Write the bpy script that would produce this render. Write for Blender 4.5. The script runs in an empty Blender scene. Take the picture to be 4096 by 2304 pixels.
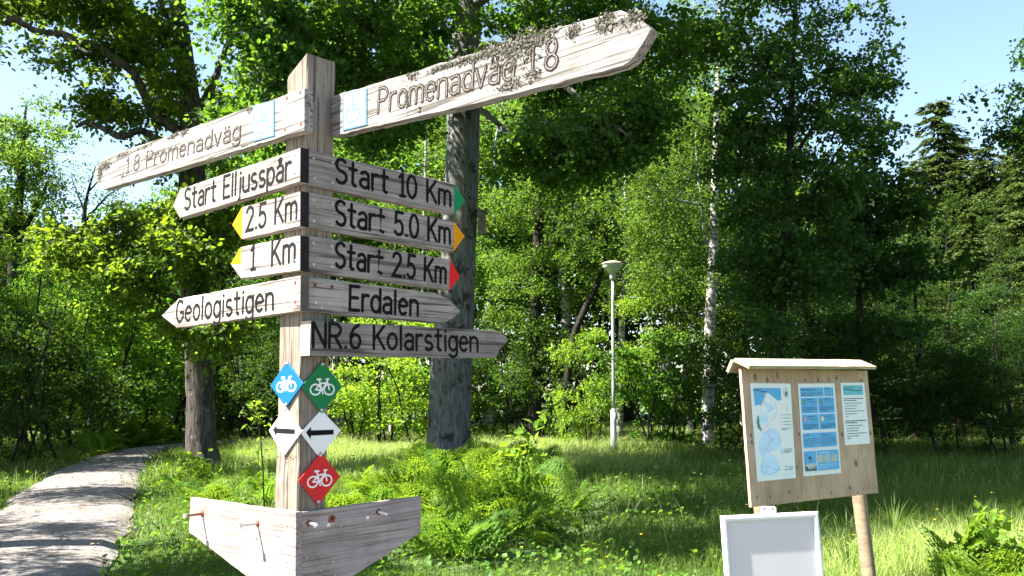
import bpy, bmesh, math, random
import numpy as np
from mathutils import Matrix, Vector
R_ = math.radians
scene = bpy.context.scene
COL = scene.collection

# ------------------------------------------------------------------ camera
FPX = 3444.0                       # focal length in photo pixels (photo is 4096 wide)
EYE = np.array([0.0, 0.0, 1.6])
PITCH, ROLL = R_(6.95), R_(0.86)
fwd = np.array([0, math.cos(PITCH), math.sin(PITCH)])
up0 = np.array([0, -math.sin(PITCH), math.cos(PITCH)])
rt0 = np.array([1.0, 0, 0])
RT = rt0 * math.cos(ROLL) - up0 * math.sin(ROLL)
UP = up0 * math.cos(ROLL) + rt0 * math.sin(ROLL)
cam_d = bpy.data.cameras.new("camera")
cam_d.sensor_width = 36.0
cam_d.lens = 36.0 * FPX / 4096.0
cam_d.clip_start = 0.05
cam_d.clip_end = 2000
cam = bpy.data.objects.new("camera", cam_d)
M = Matrix.Identity(4)
for i in range(3):
    M[i][0], M[i][1], M[i][2], M[i][3] = RT[i], UP[i], -fwd[i], EYE[i]
cam.matrix_world = M
COL.objects.link(cam)
scene.camera = cam

# ------------------------------------------------------------------ light
SUN_AZ, SUN_EL = R_(-103), R_(53)
world = bpy.data.worlds.new("World")
scene.world = world
world.use_nodes = True
wn = world.node_tree
sky = wn.nodes.new("ShaderNodeTexSky")
sky.sky_type = 'NISHITA'
sky.sun_disc = False
sky.sun_elevation = SUN_EL
sky.sun_rotation = SUN_AZ
sky.air_density = 1.0
sky.dust_density = 1.0
sky.ozone_density = 1.0
wn.links.new(sky.outputs[0], wn.nodes["Background"].inputs[0])
wn.nodes["Background"].inputs[1].default_value = 0.06
sun_d = bpy.data.lights.new("sun", 'SUN')
sun_d.energy = 5.0
sun_d.angle = R_(0.53)
sun_d.color = (1.0, 0.95, 0.86)
sun = bpy.data.objects.new("sun", sun_d)
sdir = Vector((math.sin(SUN_AZ) * math.cos(SUN_EL), math.cos(SUN_AZ) * math.cos(SUN_EL), math.sin(SUN_EL)))
sun.rotation_euler = sdir.to_track_quat('Z', 'Y').to_euler()
sun.location = (-20, -10, 40)
COL.objects.link(sun)
scene.view_settings.view_transform = 'Standard'
scene.view_settings.look = 'None'
scene.view_settings.exposure = 2.6
scene.view_settings.gamma = 1.0
cy = scene.cycles
cy.max_bounces = 6
cy.diffuse_bounces = 3
cy.glossy_bounces = 2
cy.transmission_bounces = 4
cy.transparent_max_bounces = 4
cy.caustics_reflective = False
cy.caustics_refractive = False
cy.sample_clamp_indirect = 6.0

# ------------------------------------------------------------------ pixel helpers
def ray(x, y):                     # photo pixel (4096 x 2304) -> world direction with forward part 1
    return RT * ((x - 2048) / FPX) + UP * ((1152 - y) / FPX) + fwd

def P(x, y, d):                    # pixel in the 2576-wide view, at world depth y = d
    r = ray(x * 1.5901, y * 1.5901)
    return EYE + r * (d / r[1])

def hit(x, y, o, n):               # pixel -> point on the plane through o with normal n
    r = ray(x, y)
    return EYE + r * (np.dot(o - EYE, n) / np.dot(r, n))

def ground_at(x, y, z=0.0):
    r = ray(x, y)
    return EYE + r * ((z - EYE[2]) / r[2])

def nrm(v):
    v = np.asarray(v, float)
    return v / np.linalg.norm(v)

# ------------------------------------------------------------------ mesh helpers
class Geo:
    """collects polygons; build() links them as ONE mesh object"""
    def __init__(self):
        self.v, self.f, self.n = [], [], 0

    def add(self, verts, faces, mat=0):
        verts = np.asarray(verts, float).reshape(-1, 3)
        self.v.append(verts)
        if isinstance(faces, np.ndarray):
            self.f.append((faces + self.n, mat))
        else:
            by = {}
            for fc in faces:
                by.setdefault(len(fc), []).append(fc)
            for k, L in by.items():
                self.f.append((np.array(L, int) + self.n, mat))
        self.n += len(verts)

    def mesh(self, name, mats, smooth=False):
        me = bpy.data.meshes.new(name)
        V = np.concatenate(self.v)
        me.vertices.add(len(V))
        me.vertices.foreach_set("co", V.astype(np.float32).ravel())
        loops = np.concatenate([f.ravel() for f, m in self.f])
        cnt = np.concatenate([np.full(len(f), f.shape[1]) for f, m in self.f])
        mi = np.concatenate([np.full(len(f), m) for f, m in self.f])
        me.loops.add(len(loops))
        me.loops.foreach_set("vertex_index", loops.astype(np.int32))
        me.polygons.add(len(cnt))
        st = np.concatenate([[0], np.cumsum(cnt)[:-1]])
        me.polygons.foreach_set("loop_start", st.astype(np.int32))
        me.polygons.foreach_set("material_index", mi.astype(np.int32))
        sm = np.full(len(cnt), bool(smooth)) if not isinstance(smooth, (set, tuple, list)) else np.isin(mi, list(smooth))
        me.polygons.foreach_set("use_smooth", sm)
        for m in (mats if isinstance(mats, (list, tuple)) else [mats]):
            me.materials.append(m)
        me.update(calc_edges=True)
        return me

    def build(self, name, mats, parent=None, smooth=False, matrix=None):
        return link(name, self.mesh(name, mats, smooth), parent, matrix)

    # --- shapes
    def box(self, c, s, rot=None, mat=0):
        x, y, z = np.array(s) / 2.0
        v = np.array([[a * x, b * y, d * z] for a in (-1, 1) for b in (-1, 1) for d in (-1, 1)])
        if rot is not None:
            v = v @ np.asarray(rot).T
        self.add(v + np.array(c), [(0, 1, 3, 2), (4, 6, 7, 5), (0, 4, 5, 1), (2, 3, 7, 6), (0, 2, 6, 4), (1, 5, 7, 3)], mat)

    def tube(self, pts, rad, sides=8, mat=0, cap=True, rough=0.0, rng=None):
        pts = np.asarray(pts, float)
        rad = np.asarray(rad, float)
        n = len(pts)
        t = np.gradient(pts, axis=0)
        t /= np.linalg.norm(t, axis=1)[:, None] + 1e-9
        ref = np.array([0.0, 0, 1]) if abs(t[:, 2]).mean() < 0.8 else np.array([1.0, 0, 0])
        a = np.cross(t, ref)
        a /= np.linalg.norm(a, axis=1)[:, None] + 1e-9
        b = np.cross(t, a)
        th = np.linspace(0, 2 * math.pi, sides, endpoint=False)
        rr = rad[:, None] * np.ones(sides)
        if rough and rng is not None:
            rr = rr * (1 + rough * rng.standard_normal(rr.shape))
        v = pts[:, None, :] + rr[..., None] * (np.cos(th)[None, :, None] * a[:, None, :] + np.sin(th)[None, :, None] * b[:, None, :])
        i = np.arange(n - 1)[:, None] * sides
        j = np.arange(sides)[None, :]
        k = (j + 1) % sides
        q = np.stack([i + j, i + k, i + sides + k, i + sides + j], -1).reshape(-1, 4)
        self.add(v.reshape(-1, 3), q, mat)
        if cap:
            o = self.n - n * sides
            self.f.append((np.array([list(range(sides))[::-1]]) + o, mat))
            self.f.append((np.array([list(range(sides))]) + o + (n - 1) * sides, mat))

    def lathe(self, prof, c, sides=24, mat=0, axis=None):
        """profile of (radius, height) turned about z (or an axis matrix) at c"""
        th = np.linspace(0, 2 * math.pi, sides, endpoint=False)
        v = np.array([[r * math.cos(a), r * math.sin(a), z] for r, z in prof for a in th])
        if axis is not None:
            v = v @ np.asarray(axis).T
        n = len(prof)
        i = np.arange(n - 1)[:, None] * sides
        j = np.arange(sides)[None, :]
        k = (j + 1) % sides
        self.add(v + np.array(c), np.stack([i + j, i + k, i + sides + k, i + sides + j], -1).reshape(-1, 4), mat)

    def slab(self, poly, z0, z1, ch=0.0, mat=0, mat_side=None):
        """outline (ccw, local x y) extruded from z0 to z1 (front) with a small chamfer at the front"""
        p = np.asarray(poly, float)
        if np.sum(p[:, 0] * np.roll(p[:, 1], -1) - p[:, 1] * np.roll(p[:, 0], -1)) < 0:
            p = p[::-1]
        n = len(p)
        if ch > 0:
            d = np.roll(p, -1, 0) - p
            d /= np.linalg.norm(d, axis=1)[:, None] + 1e-12
            nn = np.stack([-d[:, 1], d[:, 0]], 1)
            m = nn + np.roll(nn, 1, 0)
            m /= (np.sum(m * m, 1)[:, None] / 2 + 1e-9)
            ins = p + np.clip(m, -2, 2) * ch
        else:
            ins = p
        z = lambda q, h: np.column_stack([q, np.full(n, h)])
        V = np.concatenate([z(p, z0), z(p, z1 - ch), z(ins, z1)])
        ms = mat if mat_side is None else mat_side
        a = np.arange(n)
        b = (a + 1) % n
        self.add(V, np.stack([a, b, b + n, a + n], 1), ms)
        o = self.n - 3 * n
        if ch > 0:
            self.f.append((np.stack([a + n, b + n, b + 2 * n, a + 2 * n], 1) + o, mat))
        self.f.append((np.arange(n)[None, :] + o + 2 * n, mat))
        self.f.append((np.arange(n)[None, ::-1] + o, ms))

    def ribbon(self, pts, w, z, mat=0, closed=False, ends=True):
        """flat stroke of width w along a 2-d polyline at height z"""
        p = np.asarray(pts, float)
        if closed:
            p = np.vstack([p, p[:1]])
        d = np.diff(p, axis=0)
        d /= np.linalg.norm(d, axis=1)[:, None] + 1e-12
        nn = np.stack([-d[:, 1], d[:, 0]], 1)
        m = np.vstack([nn[:1], nn[:-1] + nn[1:], nn[-1:]])
        if closed:
            m[0] = m[-1] = nn[0] + nn[-1]
        den = np.sum(m * m, 1)[:, None]
        m = np.where(den > 0.3, m * 2 / np.maximum(den, 1e-9), m)
        m[0] = m[0] if closed else nn[0]
        m[-1] = m[-1] if closed else nn[-1]
        A, B = p + m * w / 2, p - m * w / 2
        n = len(p)
        V = np.column_stack([np.vstack([A, B]), np.full(2 * n, z)])
        a = np.arange(n - 1)
        self.add(V, np.stack([a + n, a + n + 1, a + 1, a], 1), mat)
        if ends and not closed:
            for q, dd in ((p[0], -d[0]), (p[-1], d[-1])):
                b0 = math.atan2(dd[1], dd[0])
                an = np.linspace(b0 - math.pi / 2, b0 + math.pi / 2, 7)
                vv = np.column_stack([q[0] + np.cos(an) * w / 2, q[1] + np.sin(an) * w / 2, np.full(7, z)])
                self.add(vv, [tuple(range(7))], mat)

    def disc(self, c, r, z, mat=0, n=12):
        an = np.linspace(0, 2 * math.pi, n, endpoint=False)
        self.add(np.column_stack([c[0] + np.cos(an) * r, c[1] + np.sin(an) * r, np.full(n, z)]), [tuple(range(n))], mat)

    def poly(self, pts, z, mat=0):
        p = np.asarray(pts, float)
        if np.sum(p[:, 0] * np.roll(p[:, 1], -1) - p[:, 1] * np.roll(p[:, 0], -1)) < 0:
            p = p[::-1]
        self.add(np.column_stack([p, np.full(len(p), z)]), [tuple(range(len(p)))], mat)

def link(name, me, parent=None, matrix=None):
    o = bpy.data.objects.new(name, me)
    COL.objects.link(o)
    if parent is not None:
        o.parent = parent
    if matrix is not None:
        o.matrix_local = matrix
    return o

def tag(o, label=None, cat=None, group=None, kind=None):
    for k, v in (("label", label), ("category", cat), ("group", group), ("kind", kind)):
        if v:
            o[k] = v
    return o

def thing(name, label, cat, loc=(0, 0, 0), group=None, rz=0.0):
    o = bpy.data.objects.new(name, None)
    COL.objects.link(o)
    o.empty_display_size = 0.2
    o.location = loc
    o.rotation_euler = (0, 0, rz)
    return tag(o, label, cat, group)

def frame_matrix(o, X, Y, Z, parent_loc=(0, 0, 0)):
    m = Matrix.Identity(4)
    for i in range(3):
        m[i][0], m[i][1], m[i][2], m[i][3] = X[i], Y[i], Z[i], o[i] - parent_loc[i]
    return m

# ------------------------------------------------------------------ materials
def new_mat(name):
    m = bpy.data.materials.new(name)
    m.use_nodes = True
    nt = m.node_tree
    return m, nt, nt.nodes, nt.links, nt.nodes["Principled BSDF"]

def ramp(nt, stops, interp='LINEAR'):
    r = nt.nodes.new("ShaderNodeValToRGB")
    r.color_ramp.interpolation = interp
    e = r.color_ramp.elements
    while len(e) < len(stops):
        e.new(0.5)
    for el, (p, c) in zip(e, stops):
        el.position = p
        el.color = (*c, 1) if len(c) == 3 else c
    return r

def coords(nt, scale=(1, 1, 1), kind="Object", rand=True):
    tc = nt.nodes.new("ShaderNodeTexCoord")
    mp = nt.nodes.new("ShaderNodeMapping")
    mp.inputs["Scale"].default_value = scale
    nt.links.new(tc.outputs[kind], mp.inputs["Vector"])
    if rand:
        oi = nt.nodes.new("ShaderNodeObjectInfo")
        ml = nt.nodes.new("ShaderNodeVectorMath")
        ml.operation = 'SCALE'
        ml.inputs[0].default_value = (37.0, 17.0, 53.0)
        nt.links.new(oi.outputs["Random"], ml.inputs["Scale"])
        nt.links.new(ml.outputs[0], mp.inputs["Location"])
    return mp

def noise(nt, vec, scale, detail=4, rough=0.6, dist=0.0):
    n = nt.nodes.new("ShaderNodeTexNoise")
    n.inputs["Scale"].default_value = scale
    n.inputs["Detail"].default_value = detail
    n.inputs["Roughness"].default_value = rough
    n.inputs["Distortion"].default_value = dist
    nt.links.new(vec.outputs[0], n.inputs["Vector"])
    return n

def mix(nt, a, b, fac, mode='MIX'):
    m = nt.nodes.new("ShaderNodeMix")
    m.data_type = 'RGBA'
    m.blend_type = mode
    for s, v in ((m.inputs[6], a), (m.inputs[7], b), (m.inputs[0], fac)):
        if hasattr(v, "is_output"):
            nt.links.new(v, s)
        elif isinstance(v, (int, float)):
            s.default_value = v
        else:
            s.default_value = (*v, 1)
    return m.outputs[2]

def bump(nt, h, strength=0.3, dist=0.01, bsdf=None):
    b = nt.nodes.new("ShaderNodeBump")
    b.inputs["Strength"].default_value = strength
    b.inputs["Distance"].default_value = dist
    nt.links.new(h, b.inputs["Height"])
    if bsdf is not None:
        nt.links.new(b.outputs[0], bsdf.inputs["Normal"])
    return b

def plain(name, col, rough=0.5, metal=0.0, var=0.12, scale=30.0, spec=0.5):
    m, nt, N, L, p = new_mat(name)
    n = noise(nt, coords(nt), scale, 4)
    r = ramp(nt, [(0.3, [c * (1 - var) for c in col]), (0.7, [min(1, c * (1 + var)) for c in col])])
    L.new(n.outputs[0], r.inputs[0])
    L.new(r.outputs[0], p.inputs["Base Color"])
    p.inputs["Roughness"].default_value = rough
    p.inputs["Metallic"].default_value = metal
    p.inputs["Specular IOR Level"].default_value = spec
    return m

def wood(name, light, dark, streak, along='x', cracks=0.55, grain=1.0):
    """weathered board: fine grain and dark cracks run along the board"""
    m, nt, N, L, p = new_mat(name)
    s1 = {'x': (1.6, 38, 38), 'z': (38, 38, 1.6)}[along]
    s2 = {'x': (2.2, 90, 60), 'z': (90, 60, 1.5)}[along]
    n1 = noise(nt, coords(nt, s1), 1.0 * grain, 6, 0.65, 0.6)
    r1 = ramp(nt, [(0.30, dark), (0.52, [(a + b) / 2 for a, b in zip(light, dark)]), (0.72, light)])
    L.new(n1.outputs[0], r1.inputs[0])
    n2 = noise(nt, coords(nt, s2), 1.0 * grain, 3, 0.5, 0.3)
    r2 = ramp(nt, [(cracks - 0.01 + 0.06, (0, 0, 0)), (cracks + 0.11, (1, 1, 1))])
    L.new(n2.outputs[0], r2.inputs[0])
    n3 = noise(nt, coords(nt), 7.0, 4, 0.6)
    r3 = ramp(nt, [(0.35, (0.72, 0.70, 0.68)), (0.65, (1.05, 1.05, 1.05))])
    L.new(n3.outputs[0], r3.inputs[0])
    c1 = mix(nt, r1.outputs[0], r3.outputs[0], 0.8, 'MULTIPLY')
    oi = N.new("ShaderNodeObjectInfo")                    # every board has weathered a little differently
    r4 = ramp(nt, [(0, (.80, .80, .82)), (.5, (.92, .92, .93)), (1, (1.04, 1.03, 1.02))])
    L.new(oi.outputs["Random"], r4.inputs[0])
    c1 = mix(nt, c1, r4.outputs[0], 1.0, 'MULTIPLY')
    n5 = noise(nt, coords(nt, (.6, .6, .6) if along == 'x' else (1, 1, .4)), 9.0, 5, .7)   # grime and algae blotches
    r5 = ramp(nt, [(.52, (1, 1, 1)), (.68, (.62, .62, .56))])
    L.new(n5.outputs[0], r5.inputs[0])
    c1 = mix(nt, c1, r5.outputs[0], .8, 'MULTIPLY')
    n6 = noise(nt, coords(nt, (3, 170, 120) if along == 'x' else (170, 120, 2.4)), 1.0, 2, .5, .4)      # fine silvery fibre
    r6 = ramp(nt, [(.36, (.58, .56, .54)), (.50, (1, 1, 1)), (.70, (1.06, 1.06, 1.06))])
    L.new(n6.outputs[0], r6.inputs[0])
    c1 = mix(nt, c1, r6.outputs[0], .85, 'MULTIPLY')
    c2 = mix(nt, c1, streak, r2.outputs[0])
    L.new(c2, p.inputs["Base Color"])
    p.inputs["Roughness"].default_value = 0.85
    p.inputs["Specular IOR Level"].default_value = 0.25
    hm = mix(nt, n1.outputs[0], (0, 0, 0), r2.outputs[0])
    bump(nt, hm, 0.5, 0.004, p)
    return m

W_BOARD = wood("weathered_oak", (.43, .388, .352), (.265, .232, .207), (.09, .073, .062), cracks=.53)
W_OLD = wood("silvered_oak", (.355, .342, .322), (.21, .198, .184), (.075, .066, .058), cracks=.495)
W_DARK = wood("dark_oak", (.27, .248, .232), (.15, .136, .127), (.06, .05, .045), cracks=.53)
W_POST = wood("post_timber", (.325, .278, .226), (.20, .162, .127), (.07, .058, .047), "z", cracks=.53)
W_PLY = wood("bleached_plywood", (.375, .335, .318), (.27, .23, .216), (.15, .105, .088), cracks=.60)
W_NEW = wood("fresh_pine", (0.66, 0.52, 0.33), (0.52, 0.38, 0.21), (0.36, 0.24, 0.12), cracks=0.62)
W_ENDG = plain("end_grain", (0.376, 0.296, 0.224), 0.9, 0, 0.3, 60)
BLACK = plain("black_paint", (0.006, 0.006, 0.007), 0.8, 0, 0.3, spec=.12)
BLACK_END = plain("black_end_paint", (0.014, 0.013, 0.016), 0.8, 0, 0.3, spec=.15)
BROWN_END = plain("brown_end", (0.07, 0.055, 0.045), 0.8, 0, 0.3)
WORN = plain("worn_letter_paint", (0.022, 0.019, 0.017), 0.9, 0, 0.6, 220, spec=.1)
WORN_IN = plain("worn_letter_groove", (0.13, 0.11, 0.095), 0.9, 0, 0.6, 260, spec=.1)
GREEN_P = plain("green_paint", (0.004, 0.19, 0.06), 0.6, 0, 0.1, spec=.15)
YELLOW_P = plain("yellow_paint", (0.60, 0.23, 0.002), 0.6, 0, 0.08, spec=.15)
RED_P = plain("red_paint", (0.60, 0.010, 0.012), 0.6, 0, 0.08, spec=.15)
BLUE_M = plain("blue_marker", (0.0008, 0.09, 0.21), 0.5, 0, 0.06, spec=.2)
GREEN_M = plain("green_marker", (0.003, 0.15, 0.045), 0.5, 0, 0.08, spec=.2)
RED_M = plain("red_marker", (0.50, 0.015, 0.017), 0.5, 0, 0.08, spec=.2)
WHITE_M = plain("white_marker", (0.666, 0.666, 0.657), 0.35, 0, 0.03)
SIGN_BLUE = plain("faded_blue", (0.085, 0.22, 0.39), 0.4, 0, 0.1)
PLATE_W = plain("weathered_white_plate", (0.36, 0.40, 0.43), 0.5, 0, 0.05, spec=.2)
STEEL = plain("zinc_steel", (0.5, 0.5, 0.5), 0.35, 0.8, 0.2)
RUST = plain("rust", (0.16, 0.045, 0.022), 0.9, 0, 0.5, 80)
LICHEN = plain("grey_lichen", (0.115, 0.108, 0.078), 1.0, 0, 0.6, 120)
LICHEN_D = plain("dark_lichen", (0.042, 0.037, 0.028), 1.0, 0, 0.5, 120)
PAPER = plain("white_paper", (0.7176, 0.7268, 0.736), 0.6, 0, 0.02)
INK = plain("dark_print", (0.05, 0.06, 0.09), 0.6, 0, 0.1)
INK_S = plain("soft_print", (0.22, 0.28, 0.38), 0.6, 0, 0.1)
INK_B = plain("blue_print", (0.08, 0.36, 0.66), 0.6, 0, 0.08)
INK_LB = plain("pale_blue_print", (0.50, 0.66, 0.83), 0.6, 0, 0.12)
INK_T = plain("teal_print", (0.10, 0.42, 0.50), 0.6, 0, 0.15)
INK_G = plain("green_print", (0.08, 0.22, 0.12), 0.6, 0, 0.3)
INK_R = plain("red_print", (0.70, 0.20, 0.26), 0.6, 0, 0.1)
INK_Y = plain("yellow_print", (0.75, 0.70, 0.28), 0.6, 0, 0.1)
INK_N = plain("photo_print", (0.40, 0.42, 0.38), 0.6, 0, 0.6, 260)
ALU = plain("white_lacquer_frame", (0.612, 0.63, 0.675), 0.35, 0.0, 0.03)
SHEET = plain("white_sheet", (0.50, 0.475, 0.48), 0.3, 0, 0.015, 4)
LAMP_G = plain("grey_lamp_paint", (0.378, 0.396, 0.387), 0.45, 0.1, 0.15, 8)
LAMP_W = plain("opal_lamp_bowl", (0.52, 0.58, 0.46), 0.4, 0, 0.05, 8)
LAMP_T = plain("lamp_lid", (0.50, 0.46, 0.30), 0.5, 0, 0.15, 20)
# ------------------------------------------------------------------ routed single-stroke lettering
def arc(cx, cy, rx, ry, a0, a1, n=12):
    t = np.linspace(R_(a0), R_(a1), n)
    return [(cx + rx * math.cos(a), cy + ry * math.sin(a)) for a in t]

XH = 0.68
def glyphs():
    g = {}
    el = lambda cx, cy, rx, ry: arc(cx, cy, rx, ry, 90, 450, 22)
    g['o'] = (.42, [el(.21, .34, .21, .34)])
    g['n'] = (.40, [[(0, 0), (0, XH)], [(0, .44)] + arc(.20, .47, .20, .21, 180, 0, 10) + [(.40, 0)]])
    g['m'] = (.64, [[(0, 0), (0, XH)], [(0, .48)] + arc(.16, .50, .16, .18, 180, 0, 9) + [(.32, 0)],
                    [(.32, .48)] + arc(.48, .50, .16, .18, 180, 0, 9) + [(.64, 0)]])
    g['r'] = (.27, [[(0, 0), (0, XH)], [(0, .42)] + arc(.2, .46, .2, .22, 180, 65, 8)])
    g['e'] = (.42, [[(.02, .36), (.42, .36)] + arc(.21, .34, .21, .34, 0, 310, 22)])
    g['t'] = (.32, [[(.13, .95), (.13, .14)] + arc(.25, .14, .12, .14, 180, 280, 6), [(-.02, XH), (.31, XH)]])
    g['u'] = (.40, [[(0, XH), (0, .22)] + arc(.2, .22, .2, .22, 180, 360, 10) + [(.40, XH)], [(.40, .22), (.40, 0)]])
    g['v'] = (.40, [[(0, XH), (.2, 0)], [(.2, 0), (.4, XH)]])
    a = [[(.04, .60)] + arc(.21, .50, .18, .18, 120, 0, 9) + [(.39, 0)], [(.39, .38), (.2, .38)] + arc(.19, .19, .19, .19, 90, 270, 10) + [(.3, .02), (.39, .14)]]
    g['a'] = (.40, a)
    g['ä'] = (.40, a + [[(.09, .88), (.095, .89)], [(.30, .88), (.305, .89)]])
    g['å'] = (.40, a + [el(.21, .87, .075, .085)])
    g['g'] = (.42, [el(.21, .34, .21, .34), [(.42, XH), (.42, -.10)] + arc(.21, -.10, .21, .2, 0, -150, 9)])
    g['d'] = (.42, [el(.21, .34, .21, .34), [(.42, 1), (.42, 0)]])
    g['p'] = (.42, [el(.21, .34, .21, .34), [(0, XH), (0, -.30)]])
    g['s'] = (.36, [arc(.18, .51, .17, .17, 50, 270, 10)[:-1] + arc(.18, .17, .18, .17, 90, -140, 12)])
    g['S'] = (.46, [arc(.23, .75, .22, .25, 40, 270, 12)[:-1] + arc(.23, .25, .23, .25, 90, -145, 14)])
    g['l'] = (.06, [[(.03, 1), (.03, 0)]])
    g['i'] = (.06, [[(.03, XH), (.03, 0)], [(.03, .90), (.035, .91)]])
    g['j'] = (.16, [[(.14, XH), (.14, -.12)] + arc(-.02, -.12, .16, .18, 0, -70, 6), [(.14, .90), (.145, .91)]])
    g['P'] = (.46, [[(0, 0), (0, 1), (.22, 1)] + arc(.22, .74, .24, .26, 90, -90, 12) + [(0, .48)]])
    g['R'] = (.48, [[(0, 0), (0, 1), (.22, 1)] + arc(.22, .74, .24, .26, 90, -90, 12) + [(0, .48)], [(.22, .48), (.48, 0)]])
    g['E'] = (.42, [[(.42, 1), (0, 1), (0, 0), (.42, 0)], [(0, .52), (.36, .52)]])
    g['K'] = (.48, [[(0, 0), (0, 1)], [(.46, 1), (.02, .40)], [(.15, .56), (.48, 0)]])
    g['N'] = (.50, [[(0, 0), (0, 1)], [(0, 1), (.50, 0)], [(.50, 0), (.50, 1)]])
    g['G'] = (.50, [arc(.26, .5, .26, .5, 50, 320, 18) + [(.50, .2), (.50, .44), (.30, .44)]])
    g['1'] = (.24, [[(0, .80), (.15, 1)], [(.15, 1), (.15, 0)], [(.03, 0), (.27, 0)]])
    g['2'] = (.44, [arc(.21, .74, .21, .26, 165, -25, 12) + [(.0, 0), (.44, 0)]])
    g['5'] = (.42, [[(.40, 1), (.06, 1), (.03, .56)] + arc(.19, .31, .22, .31, 105, -145, 14)])
    g['0'] = (.46, [el(.23, .5, .23, .5)])
    g['6'] = (.44, [[(.36, .97)] + arc(.40, .36, .39, .61, 105, 175, 8) + arc(.22, .29, .21, .29, 180, -180, 18)])
    g['8'] = (.42, [el(.21, .75, .175, .25), el(.21, .25, .21, .25)])
    g['.'] = (.06, [[(.03, .02), (.035, .025)]])
    g[' '] = (.26, [])
    return g

GL = glyphs()
GAP = 0.17

def text_strokes(s):
    """strokes of a line of text in units of the cap height, and its width"""
    x, out = 0.0, []
    for c in s:
        w, st = GL[c]
        out += [[(px + x, py) for px, py in q] for q in st]
        x += w + GAP
    return out, x - GAP

# ------------------------------------------------------------------ pixels of the zoomed photograph -> photo pixels
Z1 = lambda x, y: (340 + x * .5521, y * .5521)
Z2 = lambda x, y: (1100 + x * .6211, y * .6211)
Z3 = lambda x, y: (640 + x * .6212, 560 + y * .6212)
Z4 = lambda x, y: (740 + x * .6238, 1400 + y * .6238)
Z5 = lambda x, y: (2800 + x * .6515, 1360 + y * .6515)
Z7 = lambda x, y: (2900 + x * .3935, 1480 + y * .3935)

# ------------------------------------------------------------------ the signpost
RA = R_(42.4)
RD = np.array([math.sin(RA), math.cos(RA), 0])            # along the right-hand face, going away
LD = np.array([-math.cos(RA), math.sin(RA), 0])           # along the left-hand face, going away
ZD = np.array([0, 0, 1.0])
NL, NR = -RD, -LD                                         # outward normals of the two faces
r0 = ray(1190, 2045)
C0 = EYE + r0 * (2.85 / r0[1])                            # a point on the front corner
r1 = ray(1229, 211)
C1 = EYE + r1 * (2.85 / r1[1])                            # top of the front corner
PU = nrm(C1 - C0)                                         # the post leans a hair to the right
PU = nrm(PU - RD * np.dot(PU, RD) * 0.0)
base = C0 - PU * (C0[2] / PU[2])
LEANX = lambda d: nrm(d - PU * np.dot(d, PU))
RDp, LDp = LEANX(RD), LEANX(LD)
NLp, NRp = -RDp, -LDp
post_loc = base.copy()
sp = thing("signpost", "weathered wooden trail signpost carrying ten carved arrow boards and five cycling diamonds", "signpost", post_loc)

class Face:
    """a plane of the signpost: x to the right, y up, z outwards"""
    def __init__(self, o, X, Z):
        self.o, self.X, self.Y, self.Z = np.asarray(o), X, PU, Z
        self.m = frame_matrix(self.o, X, PU, Z, post_loc)

    def px(self, q):
        h = hit(q[0], q[1], self.o, self.Z) - self.o
        return np.array([h @ self.X, h @ self.Y])

    def shifted(self, t):
        return Face(self.o + self.Z * t, self.X, self.Z)

FL = Face(C0, -LDp, NLp)
FR = Face(C0, RDp, NRp)
rng = np.random.default_rng(5)

# post: four-sided, cut slanting at the top, wider towards the ground on the left face
a_t, a_b = FL.px((1151, 309)), FL.px((1098, 2020))
b_t, b_b = FR.px((1342, 250)), FR.px((1304, 2020))
top_c = FL.px((1229, 211))[1]
zb = -(C0[2]) / PU[2]
def post_ring(t):
    y = zb + (top_c - zb) * t
    la = a_b[0] + (a_t[0] - a_b[0]) * (y - a_b[1]) / (a_t[1] - a_b[1])
    lb = b_b[0] + (b_t[0] - b_b[0]) * (y - b_b[1]) / (b_t[1] - b_b[1])
    c = C0 + PU * y
    j = lambda s=0.0012: RDp * rng.normal(0, s) + LDp * rng.normal(0, s)
    ch = 0.004
    L, Rr = LDp * (-la), RDp * lb
    pts = [c + LDp * ch, c + RDp * ch, c + Rr - RDp * ch, c + Rr + LDp * ch, c + Rr + L - LDp * ch, c + Rr + L - RDp * ch, c + L + RDp * ch, c + L - LDp * ch]
    return np.array([q + j() for q in pts]), -la
g = Geo()
rows = []
NRG = 40
for i in range(NRG + 1):
    ring, la = post_ring(i / NRG)
    if i == NRG:
        drop = top_c - a_t[1]
        for k in range(8):
            f = np.dot(ring[k] - (C0 + PU * top_c), LDp) / la
            ring[k] = ring[k] - PU * drop * f
    rows.append(ring)
V = np.concatenate(rows) - post_loc
i, j = np.arange(NRG)[:, None] * 8, np.arange(8)[None, :]
g.add(V, np.stack([i + j, i + (j + 1) % 8, i + 8 + (j + 1) % 8, i + 8 + j], -1).reshape(-1, 4))
g.f.append((np.arange(8)[None, :] + NRG * 8, 0))
g.build("post", W_POST, sp)

SCREW = Geo()
SCREW.lathe([(0.0001, 0.0016), (0.0022, 0.0014), (0.0045, 0.0009), (0.0046, 0.0)], (0, 0, 0), 12)
SCREW.box((0, 0, 0.0015), (0.005, 0.001, 0.0008), mat=1)
SCREW_ME = SCREW.mesh("screw", [STEEL, BLACK], False)
RSCREW = Geo()
RSCREW.lathe([(0.0001, 0.0020), (0.005, 0.0012), (0.0075, 0.0)], (0, 0, 0), 10)
RSCREW_ME = RSCREW.mesh("rusty_screw", [RUST], False)

def rough_poly(pts, step=0.05, amp=0.0012):
    """adds points along the outline and wobbles them a little: an old sawn edge"""
    p = np.asarray(pts, float)
    out = []
    for q, r in zip(p, np.roll(p, -1, 0)):
        n = max(1, int(np.linalg.norm(r - q) / step))
        d = nrm(r - q)
        for k in range(n):
            w = 0 if k == 0 else rng.normal(0, amp)
            out.append(q + (r - q) * k / n + np.array([-d[1], d[0]]) * w)
    return np.array(out)

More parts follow.
